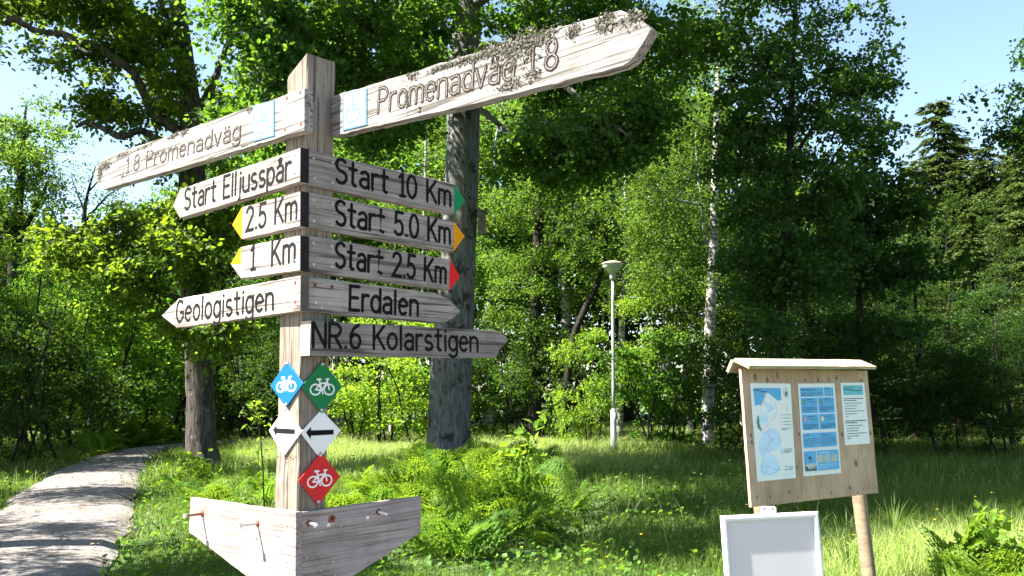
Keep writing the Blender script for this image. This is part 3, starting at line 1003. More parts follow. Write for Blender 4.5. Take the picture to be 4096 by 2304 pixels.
p.line([(.85, .25), (.87, .28), (.84, .30)], .003, RD_)
for v in (.335, .37, .405, .44):
    p.line([(.70, v), (.75, v)], .003, RD_ if v > .38 else K_)
    p.text(.77, v, .95, 1, .01, K_, .0035, 1)
p.text(.70, .475, .96, 2, .014, K_, .0035, .6)
p.rect(.66, .69, .73, .74, LB_)
p.text(.74, .693, .94, 4, .013, K_, .0032)
p.text(.72, .875, .94, 1, .01, K_, .003, 1)
p.text(.72, .905, .80, 1, .01, K_, .005, 1)
p.text(.83, .895, .93, 2, .012, B_, .005, 1)
p.text(.68, .952, .94, 1, .01, INKS.index(INK_LB), .004, 1)
p.done(o)

o, c = sheet([(738, 138), (1110, 135), (1178, 1047), (795, 1082)], "notice with blue text blocks, small diamonds and a row of photographs")
p = Print(c)
p.rect(.05, .045, .95, .51, B_)
p.line([(.05, .153), (.95, .153)], .006, W_)
p.line([(.05, .335), (.95, .335)], .006, W_)
p.line([(.50, .153), (.50, .51)], .006, W_)
p.line([(.68, .045), (.68, .153)], .006, W_)
p.text(.07, .072, .44, 1, .01, K_, .008, 1)
p.text(.07, .105, .66, 3, .014, K_, .0035)
p.text(.71, .06, .84, 1, .01, K_, .005, 1)
for k in range(3):
    p.text(.72, .09 + k * .022, .92, 1, .01, S_, .005, .7)
for (u, v, m, m2) in ((.12, .205, G_, W_), (.58, .205, G_, W_), (.12, .395, RD_, W_), (.58, .395, Y_, W_)):
    p.poly([(u, v - .033), (u + .052, v), (u, v + .033), (u - .052, v)], m)
    p.line([(u - .02, v + .006), (u, v - .006), (u + .02, v + .006)], .003, m2)
    p.text(u + .08, v - .028, u + .27, 1, .01, K_, .005, 1)
    p.text(u + .10, v - .004, u + .32, 1, .01, K_, .003, 1)
    p.text(u + .16, v + .018, u + .34, 1, .01, S_, .004, 1)
    p.text(u - .04, v + .058, u + .34, 4, .014, K_, .0032)
p.rect(.05, .545, .49, .70, B_)
p.rect(.51, .545, .93, .70, B_)
p.text(.07, .57, .20, 1, .01, K_, .006, 1)
p.text(.53, .57, .75, 1, .01, K_, .006, 1)
p.text(.07, .605, .45, 5, .017, INKS.index(INK), .0028)
p.text(.53, .595, .90, 6, .016, INKS.index(INK), .0028)
p.rect(.05, .74, .94, .95, B_)
p.line([(.345, .74), (.345, .95)], .006, W_)
p.rect(.05, .87, .33, .945, INKS.index(INK_N))
p.rect(.05, .90, .33, .945, K_)
for k, (q) in enumerate(((.13, .90), (.18, .90), (.23, .90), (.28, .90))):
    a0 = q[0] - .018
    V = {0: [[(0, 0), (0, .04)], [(.03, 0), (.03, .04)], [(0, .02), (.03, .02)]], 1: [[(0, 0), (0, .04), (.03, .04), (.03, .02), (0, .02), (.03, .02), (.03, 0), (0, 0)]],
         2: [[(0, 0), (.03, .04)], [(.03, 0), (0, .04)]], 3: [[(0, .04), (0, 0), (.015, .025), (.03, 0), (.03, .04)]]}[k]
    for s in V:
        p.line([(a0 + x, .885 + y) for x, y in s], .004, W_)
# moose on the rock
p.poly([(.13, .80), (.16, .79), (.21, .80), (.215, .86), (.20, .86), (.195, .825), (.165, .825), (.16, .86), (.145, .86), (.145, .82), (.125, .815)], K_)
p.line([(.12, .80), (.10, .785), (.125, .765)], .003, K_)
for u in (.37, .55, .74):
    p.rect(u, .785, u + .155, .868, INKS.index(INK_N))
p.text(.40, .765, .70, 1, .01, LB_, .006, 1)
p.text(.38, .89, .86, 3, .018, INKS.index(INK_LB), .003)
p.done(o)

o, c = sheet([(1170, 130), (1412, 128), (1472, 748), (1218, 765)], "white typed notice with a teal picture strip at its head")
p = Print(c)
p.rect(.09, .045, .91, .20, T_)
p.line([(.10, .11), (.30, .105), (.60, .135), (.85, .13)], .008, K_)
p.text(.12, .08, .6, 1, .01, INKS.index(INK_G), .006, .8)
p.text(.09, .26, .90, 2, .03, K_, .0065, .62)
for k, w in enumerate((.82, .60, .52, .92, .55)):
    p.text(.10, .335 + k * .043, .10 + w * .85, 1, .01, K_, .0045, 1)
p.text(.10, .55, .22, 1, .01, K_, .0045, 1)
p.text(.08, .62, .93, 2, .03, K_, .0065, .55)
for k, w in enumerate((.80, .62, .55, .95, .58)):
    p.text(.10, .695 + k * .042, .10 + w * .82, 1, .01, K_, .0045, 1)
p.text(.10, .90, .24, 1, .01, K_, .0045, 1)
p.done(o)

# ------------------------------------------------------------------ white snap-frame stand in front of it
WX = nrm(np.array([math.sin(R_(78)), math.cos(R_(78)), 0]))
wz = nrm(np.cross(WX, ZD))
WY = nrm(ZD - wz * math.tan(R_(4)))
WZ = np.cross(WX, WY)
rw = ray(*Z5(425, 1100))
WO = EYE + rw * (4.9 / rw[1])
wl = np.array([WO[0], WO[1] + .12, 0.0])
FW = Flat(WO, WX, WY, WZ, wl)
ws = thing("pavement_sign", "blank white poster stand with a lacquered metal frame standing on the grass", "poster stand", wl)
w4 = [FW.px(Z5(*q)) for q in [(128, 1077), (723, 1055)]]
slope = (w4[1] - w4[0])
wid = slope[0]
y1 = (w4[0][1] + w4[1][1]) / 2
xl, xr = w4[0][0], w4[1][0]
yb = -(WO[2] - .03) / WY[2]
fw_ = .032
g = Geo()
g.box(((xl + xr) / 2, (y1 + yb) / 2, -.006), (wid - fw_, y1 - yb - fw_, .004))
g.build("poster_panel", SHEET, ws, matrix=FW.m)
def rail(a, b, name="frame_rail"):
    """rounded aluminium profile, mitred at 45 degrees"""
    a, b = np.array(a), np.array(b)
    u = nrm(b - a)
    n = np.array([-u[1], u[0]])                           # inwards (left of travel)
    prof = [(0, -.012), (0, .004), (.006, .010), (.016, .0125), (.026, .010), (.032, .004), (.032, -.004)]
    V = []
    for e, s in ((a, 1), (b, -1)):
        for w, z in prof:
            q = e + n * w + u * w * s
            V.append((q[0], q[1], z))
    k = len(prof)
    g = Geo()
    g.add(V, [(i, i + 1, i + 1 + k, i + k) for i in range(k - 1)] + [(k - 1, 0, k, 2 * k - 1)])
    return g.build(name, ALU, ws, matrix=FW.m)
cs = [(xl, yb), (xr, yb), (xr, y1), (xl, y1)]
for a, b in zip(cs, cs[1:] + cs[:1]):
    rail(a, b)
g = Geo()
tb = [FW.px(Z5(*q)) for q in [(377, 1066), (471, 1062), (471, 1030), (462, 1021), (386, 1020), (376, 1032)]]
g.slab(tb, -.008, -.004, .0005)
for q in ((398, 1037), (450, 1037)):
    a = FW.px(Z5(*q))
    g.disc(a, .0042, -.0036, 1)
g.build("hanger_tab", [ALU, INK], ws, matrix=FW.m)
for x in (xl + .14, xr - .06):
    g = Geo()
    a = np.array([x, y1 - .02, -.02])
    b = np.array([x, yb, -.20])
    g.tube([a, b], [.011, .011], 8)
    g.build("rear_leg", ALU, ws, matrix=FW.m)

# ------------------------------------------------------------------ lamp posts
def lamp(label, top, foot, depth, group, rz=0):
    b = P(*foot, depth)
    t = P(*top, depth)
    h = t[2]
    lean = (t[0] - b[0]) / (t[2] - b[2])
    o = thing("street_lamp", label, "lamp post", (b[0], b[1], 0), group)
    s = h / 5.1
    def pole(z0, z1, ra, rb):
        g = Geo()
        z = np.linspace(z0, z1, 6)
        g.tube(np.column_stack([z * lean, z * 0, z]), np.linspace(ra, rb, 6), 14)
        return g
    pole(-.2, 1.05 * s, .085, .080).build("pole_base", LAMP_G, o, True)
    g = pole(1.05 * s, 4.62 * s, .045, .040)
    g.lathe([(.080, 1.05 * s - .01), (.082, 1.05 * s + .02), (.046, 1.05 * s + .08)], (1.05 * s * lean, 0, 0), 14)
    g.lathe([(.055, 2.44 * s), (.06, 2.45 * s), (.06, 2.47 * s), (.045, 2.48 * s)], (2.44 * s * lean, 0, 0), 14)
    g.build("pole", LAMP_G, o, True)
    x = 4.62 * s * lean
    g = Geo()
    g.lathe([(.045, 4.58 * s), (.075, 4.60 * s), (.085, 4.74 * s), (.07, 4.76 * s)], (x, 0, 0), 18)
    g.build("collar", LAMP_G, o, True)
    g = Geo()
    g.lathe([(.085, 4.76 * s), (.12, 4.80 * s), (.21, 4.88 * s), (.265, 4.96 * s), (.285, 5.02 * s), (.28, 5.03 * s)], (x, 0, 0), 28)
    g.build("lamp_bowl", LAMP_W, o, True)
    g = Geo()
    g.lathe([(.27, 5.015 * s), (.30, 5.02 * s), (.30, 5.035 * s), (.22, 5.07 * s), (.12, 5.095 * s), (.0001, 5.10 * s)], (x, 0, 0), 28)
    g.build("lamp_lid", LAMP_T, o, True)
lamp("grey park lamp with a bowl head in front of the sunlit bushes", (1541, 657), (1544, 1135), 23.4, None)
lamp("far grey park lamp half hidden behind the signpost", (857, 806), (851, 1075), 42, None)

# ------------------------------------------------------------------ ground, path
def ground_mat():
    m, nt, N, L, p = new_mat("soil_and_moss")
    n = noise(nt, coords(nt, rand=False), 1.2, 8, .65)
    r = ramp(nt, [(.3, (.035, .060, .012)), (.55, (.055, .095, .018)), (.75, (.075, .085, .03))])
    L.new(n.outputs[0], r.inputs[0])
    L.new(r.outputs[0], p.inputs["Base Color"])
    p.inputs["Roughness"].default_value = 1
    bump(nt, n.outputs[0], .6, .05, p)
    return m
g = Geo()
nx = 80
xs = np.concatenate([[-400, -150], np.linspace(-60, 60, nx), [150, 400]])
ys = np.concatenate([[-120, -30], np.linspace(-12, 80, nx), [150, 400]])
X, Y = np.meshgrid(xs, ys)
def hgt(x, y):
    return 0.05 * np.sin(x * .9 + 1.3) * np.cos(y * .7) * np.clip((y - 8) / 8, 0, 1)
path_left = [ground_at(*q) for q in [(-330, 2200), (-80, 2060), (0, 2042), (50, 1981), (141, 1931), (249, 1873), (357, 1831), (432, 1814), (532, 1795), (620, 1786.5)]]
path_right = [ground_at(*q) for q in [(420, 2304), (452, 2262), (500, 2172), (530, 2080), (540, 1998), (557, 1931), (574, 1890), (600, 1848), (632, 1806), (680, 1792)]]
pl_ = np.array([q[:2] for q in path_left])
pr_ = np.array([q[:2] for q in path_right])
pl_ = np.vstack([[-4.6, -3], [-5.2, 3.5], pl_, [-10.0, 33], [-6, 38], [2, 44]])
pr_ = np.vstack([[-1.0, -3], [-2.4, 4.2], pr_, [-9.2, 31], [-5, 35], [2, 41]])
PATH_POLY = np.vstack([pl_, pr_[::-1]])
def in_poly(pts, poly):
    x, y = pts[:, 0], pts[:, 1]
    c = np.zeros(len(pts), bool)
    j = len(poly) - 1
    for i in range(len(poly)):
        xi, yi = poly[i]
        xj, yj = poly[j]
        c ^= ((yi > y) != (yj > y)) & (x < (xj - xi) * (y - yi) / (yj - yi + 1e-12) + xi)
        j = i
    return c
ZG = hgt(X, Y) - 0.03
g.add(np.column_stack([X.ravel(), Y.ravel(), ZG.ravel()]),
      np.array([(j * len(xs) + i, j * len(xs) + i + 1, (j + 1) * len(xs) + i + 1, (j + 1) * len(xs) + i) for j in range(len(ys) - 1) for i in range(len(xs) - 1)]))
tag(g.build("ground", ground_mat(), None, True), kind="structure")

def gravel_mat():
    m, nt, N, L, p = new_mat("gravel")
    v = N.new("ShaderNodeTexVoronoi")
    v.inputs["Scale"].default_value = 42
    v.inputs["Randomness"].default_value = 1
    co = coords(nt, rand=False)
    L.new(co.outputs[0], v.inputs["Vector"])
    r = ramp(nt, [(0, (.075, .068, .066)), (.5, (.155, .142, .138)), (1, (.26, .243, .235))])
    L.new(v.outputs["Color"], r.inputs[0])
    n = noise(nt, co, 1.5, 6, .7)
    r2 = ramp(nt, [(.35, (.62, .57, .50)), (.6, (1, 1, 1))])
    L.new(n.outputs[0], r2.inputs[0])
    n3 = noise(nt, co, 14, 5, .7)
    r3 = ramp(nt, [(.58, (1, 1, 1)), (.72, (.5, .40, .29))])
    L.new(n3.outputs[0], r3.inputs[0])
    c = mix(nt, r.outputs[0], r2.outputs[0], 1.0, 'MULTIPLY')
    c = mix(nt, c, r3.outputs[0], .8, 'MULTIPLY')
    L.new(c, p.inputs["Base Color"])
    p.inputs["Roughness"].default_value = .95
    v2 = N.new("ShaderNodeTexVoronoi")
    v2.inputs["Scale"].default_value = 26
    L.new(co.outputs[0], v2.inputs["Vector"])
    bump(nt, v2.outputs["Distance"], .5, .016, p)
    return m
bounce_poly = [(-9, -16), (12, -16), (10, -2), (6.5, 3.2), (1.5, 4.3), (-2.2, 4.8), (-5.6, 4.2), (-7.5, 1.0)]  # unseen gravel added around the camera to bounce sunlight onto the signs
g = Geo()
g.add([(x, y, .024) for x, y in bounce_poly], [tuple(range(len(bounce_poly)))])
GRAVEL = gravel_mat()
tag(g.build("bounce_gravel", GRAVEL), kind="structure")
def resample(poly, n):
    d = np.concatenate([[0], np.cumsum(np.linalg.norm(np.diff(poly, axis=0), axis=1))])
    t = np.linspace(0, d[-1], n)
    return np.column_stack([np.interp(t, d, poly[:, k]) for k in (0, 1)])
A_, B2 = resample(pl_, 90), resample(pr_, 90)
g = Geo()
nu = 12
rg = np.random.default_rng(11)
A_ = A_ + rg.normal(0, .05, A_.shape)
B2 = B2 + rg.normal(0, .05, B2.shape)
V = []
for k in range(90):
    for u in np.linspace(0, 1, nu + 1):
        q = A_[k] * (1 - u) + B2[k] * u
        V.append((q[0], q[1], .035 + .045 * math.sin(math.pi * u) - .05 * (u in (0, 1))))
g.add(V, np.array([(k * (nu + 1) + i, k * (nu + 1) + i + 1, (k + 1) * (nu + 1) + i + 1, (k + 1) * (nu + 1) + i) for k in range(89) for i in range(nu)]))
tag(g.build("path", GRAVEL, None, True), kind="structure")
# ------------------------------------------------------------------ plant materials
def leaf_mat(name, lo, hi, tr, trans=0.42, gloss=0.05, rough=0.45):
    m = bpy.data.materials.new(name)
    m.use_nodes = True
    nt = m.node_tree
    N, L = nt.nodes, nt.links
    N.remove(N["Principled BSDF"])
    geo = N.new("ShaderNodeNewGeometry")
    r = ramp(nt, [(0.0, lo), (0.6, [(a + b) / 2 for a, b in zip(lo, hi)]), (1.0, hi)])
    L.new(geo.outputs["Random Per Island"], r.inputs[0])
    t = ramp(nt, [(0.0, [c * .75 for c in tr]), (1.0, [c * 1.2 for c in tr])])
    L.new(geo.outputs["Random Per Island"], t.inputs[0])
    d = N.new("ShaderNodeBsdfDiffuse")
    L.new(r.outputs[0], d.inputs[0])
    tl = N.new("ShaderNodeBsdfTranslucent")
    L.new(t.outputs[0], tl.inputs[0])
    mx = N.new("ShaderNodeMixShader")
    mx.inputs[0].default_value = trans
    L.new(d.outputs[0], mx.inputs[1])
    L.new(tl.outputs[0], mx.inputs[2])
    gl = N.new("ShaderNodeBsdfGlossy")
    gl.inputs["Roughness"].default_value = rough
    gl.inputs["Color"].default_value = (.8, .85, .75, 1)
    m2 = N.new("ShaderNodeMixShader")
    m2.inputs[0].default_value = gloss
    L.new(mx.outputs[0], m2.inputs[1])
    L.new(gl.outputs[0], m2.inputs[2])
    L.new(m2.outputs[0], N["Material Output"].inputs[0])
    return m

L_OAK = leaf_mat("oak_leaf", (0.02816, 0.05984, 0.01056), (0.0572, 0.1012, 0.01584), (0.2964, 0.456, 0.0228), .42, 0.0099)
L_ASPEN = leaf_mat("aspen_leaf", (0.0207, 0.05692, 0.01121), (0.04485, 0.09919, 0.01897), (0.2025, 0.405, 0.0225), .40, 0.0149)
L_BIRCH = leaf_mat("birch_leaf", (.036, .078, .013), (.070, .122, .021), (.20, .34, .028), .42, .011)
L_DARK = leaf_mat("dark_broadleaf", (.010, .028, .008), (.024, .056, .013), (.10, .22, .02), .36, .015)
L_ASPEN2 = leaf_mat("dusky_aspen_leaf", (.016, .042, .012), (.036, .080, .018), (.14, .29, .025), .38, .02)
L_SUN_TINT = leaf_mat("sun_tinted_grass_blade", (.17, .24, .06), (.33, .39, .14), (.46, .60, .11), .40, .005)  # flowering grass, its colour lifted to carry the sunlight
L_HAZEL = leaf_mat("hazel_leaf", (.034, .086, .012), (.066, .132, .02), (.19, .39, .025), .44, .011)
L_LIME = leaf_mat("young_leaf", (.085, .165, .018), (.14, .225, .03), (.36, .54, .03), .44, .011)
L_SPRUCE = leaf_mat("spruce_needle", (.035, .062, .014), (.10, .135, .03), (.10, .14, .03), .25, .008)
L_SPRUCE2 = leaf_mat("spruce_needle_light", (.10, .14, .03), (.17, .20, .05), (.14, .20, .04), .25, 0.0099)
L_FERN = leaf_mat("fern", (.078, .15, .018), (.13, .20, .026), (.33, .50, .03), .42, .006)
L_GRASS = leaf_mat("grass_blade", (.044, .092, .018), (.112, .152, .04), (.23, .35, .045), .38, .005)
L_HERB = leaf_mat("herb_leaf", (0.045, 0.115, 0.015), (0.09, 0.165, 0.025), (0.2178, 0.4158, 0.0297), .44, 0.0116)
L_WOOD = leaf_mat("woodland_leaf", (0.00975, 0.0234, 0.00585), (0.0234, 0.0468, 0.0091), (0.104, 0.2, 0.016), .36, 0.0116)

def bark(name, dark, light, patch, patch_amt=.5, furrow=1.0, sc=1.0):
    m, nt, N, L, p = new_mat(name)
    n1 = noise(nt, coords(nt, (9 * sc, 9 * sc, 1.8 * sc), rand=False), 1.4, 6, .7, .8)
    r = ramp(nt, [(.36, dark), (.62, light)])
    L.new(n1.outputs[0], r.inputs[0])
    n2 = noise(nt, coords(nt, (2.2, 2.2, 1.6), rand=False), 1.6, 8, .72, .5)
    r2 = ramp(nt, [(patch_amt, (0, 0, 0)), (patch_amt + .06, (1, 1, 1))])
    L.new(n2.outputs[0], r2.inputs[0])
    c = mix(nt, r.outputs[0], patch, r2.outputs[0])
    L.new(c, p.inputs["Base Color"])
    p.inputs["Roughness"].default_value = .95
    p.inputs["Specular IOR Level"].default_value = .2
    bump(nt, n1.outputs[0], furrow, .05, p)
    return m
BK_OAK = bark("oak_bark", (.020, .017, .015), (.115, .10, .088), (.22, .22, .205), .60, 1.0, .8)
BK_GREY = bark("grey_aspen_bark", (.066, .065, .063), (.185, .184, .182), (.040, .037, .034), .53, .6, 1.2)
BK_DARK = bark("dark_bark", (.011, .009, .008), (.034, .03, .026), (.07, .07, .065), .68, .8)

def birch_bark():
    m, nt, N, L, p = new_mat("birch_bark")
    n1 = noise(nt, coords(nt, (2, 2, 7), rand=False), 2.0, 5, .7, .3)
    r = ramp(nt, [(.42, (.03, .027, .025)), (.50, (.30, .285, .265)), (.75, (.47, .455, .43))])
    L.new(n1.outputs[0], r.inputs[0])
    L.new(r.outputs[0], p.inputs["Base Color"])
    p.inputs["Roughness"].default_value = .8
    return m
BK_BIRCH = birch_bark()

# ------------------------------------------------------------------ leaves
T_DIAMOND = (np.array([[0, 0, 0], [.30, .45, .05], [0, 1, 0], [-.30, .45, .05]]), np.array([[0, 1, 2, 3]]))
T_WIDE = (np.array([[0, 0, 0], [.42, .42, .07], [0, 1, -.03], [-.42, .42, .07]]), np.array([[0, 1, 2, 3]]))
T_ROUND = (np.array([[0, 0, 0], [.38, .18, .05], [.40, .62, .06], [0, 1, 0], [-.40, .62, .06], [-.38, .18, .05]]), np.array([[0, 1, 2, 3], [0, 3, 4, 5]]))
T_OAK = (np.array([[0, 0, 0], [.16, .30, .03], [.42, .62, .06], [.22, .72, .05], [0, 1, -.02], [-.24, .76, .05], [-.40, .55, .06], [-.17, .28, .03]]), np.array([[0, 1, 2, 3], [0, 3, 4, 4], [0, 4, 5, 6], [0, 6, 7, 7]]))
T_OAK = (np.array([[0, 0, 0], [.34, .34, .05], [.20, .62, .02], [0, 1, -.04], [-.26, .70, .03], [-.36, .30, .06]]), np.array([[0, 1, 2, 3], [0, 3, 4, 5]]))
T_LONG = (np.array([[0, 0, 0], [.17, .4, .04], [0, 1, -.06], [-.17, .4, .04]]), np.array([[0, 1, 2, 3]]))
T_NEEDLE = (np.array([[0, 0, 0], [.13, .35, 0], [0, 1, -.05], [-.13, .35, 0]]), np.array([[0, 1, 2, 3]]))

def vn(a):
    return a / (np.linalg.norm(a, axis=1)[:, None] + 1e-9)

def add_leaves(g, rng, pos, D, Nn, size, tpl, mat=0):
    V, F_ = tpl
    D = vn(D)
    S = vn(np.cross(D, Nn))
    Nn = np.cross(S, D)
    v = pos[:, None, :] + size[:, None, None] * (V[None, :, 0:1] * S[:, None] + V[None, :, 1:2] * D[:, None] + V[None, :, 2:3] * Nn[:, None])
    k = len(V)
    f = (np.arange(len(pos)) * k)[:, None, None] + F_[None]
    g.add(v.reshape(-1, 3), f.reshape(-1, F_.shape[1]), mat)

def spray(g, rng, C, Rr, per, size, tpl, droop=.25, flat=.55, mat=0, twig=None, ntw=7, vert=.45):
    """sprays of leafy twigs about each centre"""
    n = len(C)
    if n == 0:
        return
    tw = rng.standard_normal((n, ntw, 3))
    tw[..., 2] *= vert
    tw /= np.linalg.norm(tw, axis=2)[..., None]
    ci = np.repeat(np.arange(n), per)
    ti = rng.integers(0, ntw, n * per)
    t = rng.uniform(.12, 1.0, n * per) ** .8
    d = tw[ci, ti]
    R1 = Rr[ci] * (0.7 + .6 * ((ti * 7919 + ci * 104729) % 97) / 97.0)
    pos = C[ci] + d * (t * R1)[:, None] + rng.standard_normal((n * per, 3)) * (Rr[ci] * .10)[:, None]
    pos[:, 2] -= droop * t * t * R1
    D = d * .6 + rng.standard_normal((n * per, 3)) * .7
    D[:, 2] -= .25
    Nn = np.tile([0.0, 0, 1], (n * per, 1)) + rng.standard_normal((n * per, 3)) * flat
    add_leaves(g, rng, pos, D, Nn, size * rng.uniform(.6, 1.25, n * per), tpl, mat)
    if twig is not None:
        for i in range(n):
            for j in range(ntw):
                e = C[i] + tw[i, j] * Rr[i] * .9
                m_ = (C[i] + e) / 2
                e = e - (0, 0, droop * .8 * Rr[i])
                g.tube([C[i], m_, e], [twig, twig * .7, twig * .3], 3, 1, cap=False)

class Skeleton:
    def __init__(self):
        self.p, self.r = [], []
    def add(self, pts, rad):
        for a, b, ra, rb in zip(pts[:-1], pts[1:], rad[:-1], rad[1:]):
            m = max(1, int(np.linalg.norm(b - a) / .35))
            for k in range(m):
                self.p.append(a + (b - a) * k / m)
                self.r.append(ra + (rb - ra) * k / m)
        self.p.append(pts[-1]); self.r.append(rad[-1])

def smooth_line(pts, rad, rng, n=6, wob=.0):
    """Catmull-Rom through the points"""
    pts, rad = np.asarray(pts, float), np.asarray(rad, float)
    if len(pts) < 3:
        return pts, rad
    Q = np.vstack([2 * pts[0] - pts[1], pts, 2 * pts[-1] - pts[-2]])
    o, r = [], []
    for i in range(1, len(Q) - 2):
        for k in range(n):
            t = k / n
            a, b, c, d = Q[i - 1], Q[i], Q[i + 1], Q[i + 2]
            o.append(.5 * (2 * b + (c - a) * t + (2 * a - 5 * b + 4 * c - d) * t * t + (3 * b - a - 3 * c + d) * t ** 3))
            r.append(rad[i - 1] * (1 - t) + rad[i] * t)
    o.append(pts[-1]); r.append(rad[-1])
    o = np.array(o)
    if wob:
        o[1:-1] += rng.standard_normal((len(o) - 2, 3)) * wob
    return o, np.array(r)

def grow(g, rng, trunk, limbs, C, sides=12, rough=.03, br=.010, tmat=0, maxlen=6.0):
    """trunk, limbs, and a branch from the nearest wood to every leaf cluster"""
    sk = Skeleton()
    for k, (pts, rad) in enumerate([trunk] + limbs):
        p, r = smooth_line(pts, rad, rng, 7, 0.012 if k else 0.0)
        g.tube(p, r, sides if k == 0 else 8, tmat, True, rough, rng)
        sk.add(p, r)
    if len(C) == 0:
        return
    order = np.argsort(np.min(np.linalg.norm(C[:, None] - np.array(sk.p)[None, ::3], axis=2), axis=1))
    Pn, Rn = np.zeros((len(sk.p) + len(C) * 5, 3)), np.zeros(len(sk.p) + len(C) * 5)
    n = len(sk.p)
    Pn[:n], Rn[:n] = sk.p, sk.r
    for i in order:
        c = C[i]
        dv = c - Pn[:n]
        dist = np.linalg.norm(dv, axis=1)
        cost = dist + 1.2 * np.maximum(0, -dv[:, 2]) + .15 * dist * (Rn[:n] < .012)
        j = int(np.argmin(cost))
        a, L = Pn[j], dist[j]
        if L < .05 or L > maxlen:
            continue
        r0_ = min(Rn[j] * .6, br + br * L * .9)
        m1 = a + (c - a) * .35 + np.array([0, 0, .10 * L]) + rng.standard_normal(3) * .06 * L
        m2 = a + (c - a) * .70 + np.array([0, 0, .10 * L]) + rng.standard_normal(3) * .06 * L
        pts = np.array([a, m1, m2, c])
        rr = np.array([r0_, r0_ * .75, r0_ * .55, max(.003, r0_ * .3)])
        g.tube(pts, rr, 5, tmat, False)
        for q, w in zip(pts[1:], rr[1:]):
            Pn[n], Rn[n] = q, w
            n += 1

KPX = 2166.0
def blobs(rng, B):
    """ellipsoids given as (px, py, depth, half width px, half height px, half depth m, clusters)"""
    out = []
    for (x, y, d, rx, ry, rd, n) in B:
        q = rng.standard_normal((n, 3))
        q /= np.linalg.norm(q, axis=1)[:, None]
        q *= (rng.uniform(0, 1, n) ** .42)[:, None]
        if n >= 20:                                       # gather the sprays into boughs
            k = max(4, n // 4)
            q = q[rng.integers(0, k, n)] + rng.standard_normal((n, 3)) * (.17, .17, .10)
        c = P(x, y, d)
        out.append(c + q * np.array([rx * d / KPX, rd, ry * d / KPX]))
    return np.concatenate(out)

def px_line(L):
    return np.array([P(x, y, d) for x, y, d, r in L]), np.array([r for *_, r in L])

def tree(name, label, cat, trunk, limbs, B, leafm, barkm, size, per, rad, tpl, seed, group=None, droop=.25, flat=.55, twig=None, extra=(), br=.010, sides=14, rough=.03, ntw=7, maxlen=6.0):
    rng = np.random.default_rng(seed)
    tp = px_line(trunk)
    tp[0][0][2] = min(tp[0][0][2], -.05)
    loc = np.array([tp[0][0][0], tp[0][0][1], 0.0])
    C = blobs(rng, B)
    for (cx, cyy, cz, rx, ry, rz, n) in extra:            # crown beyond the top of the view, in metres
        q = rng.standard_normal((n, 3))
        q /= np.linalg.norm(q, axis=1)[:, None]
        C = np.vstack([C, np.array([cx, cyy, cz]) + q * (rng.uniform(0, 1, n) ** .42)[:, None] * np.array([rx, ry, rz])])
    o = thing(name, label, cat, loc, group)
    g = Geo()
    grow(g, rng, tp, [px_line(l) for l in limbs], C, sides, rough, br, maxlen=maxlen)
    for v in g.v:
        v -= loc
    g.build("trunk", barkm, o, True)
    g = Geo()
    spray(g, rng, C - loc, rad * rng.uniform(.7, 1.3, len(C)), per, size, tpl, droop, flat, 0, twig, ntw)
    g.build("crown", [leafm, barkm], o)
    return o
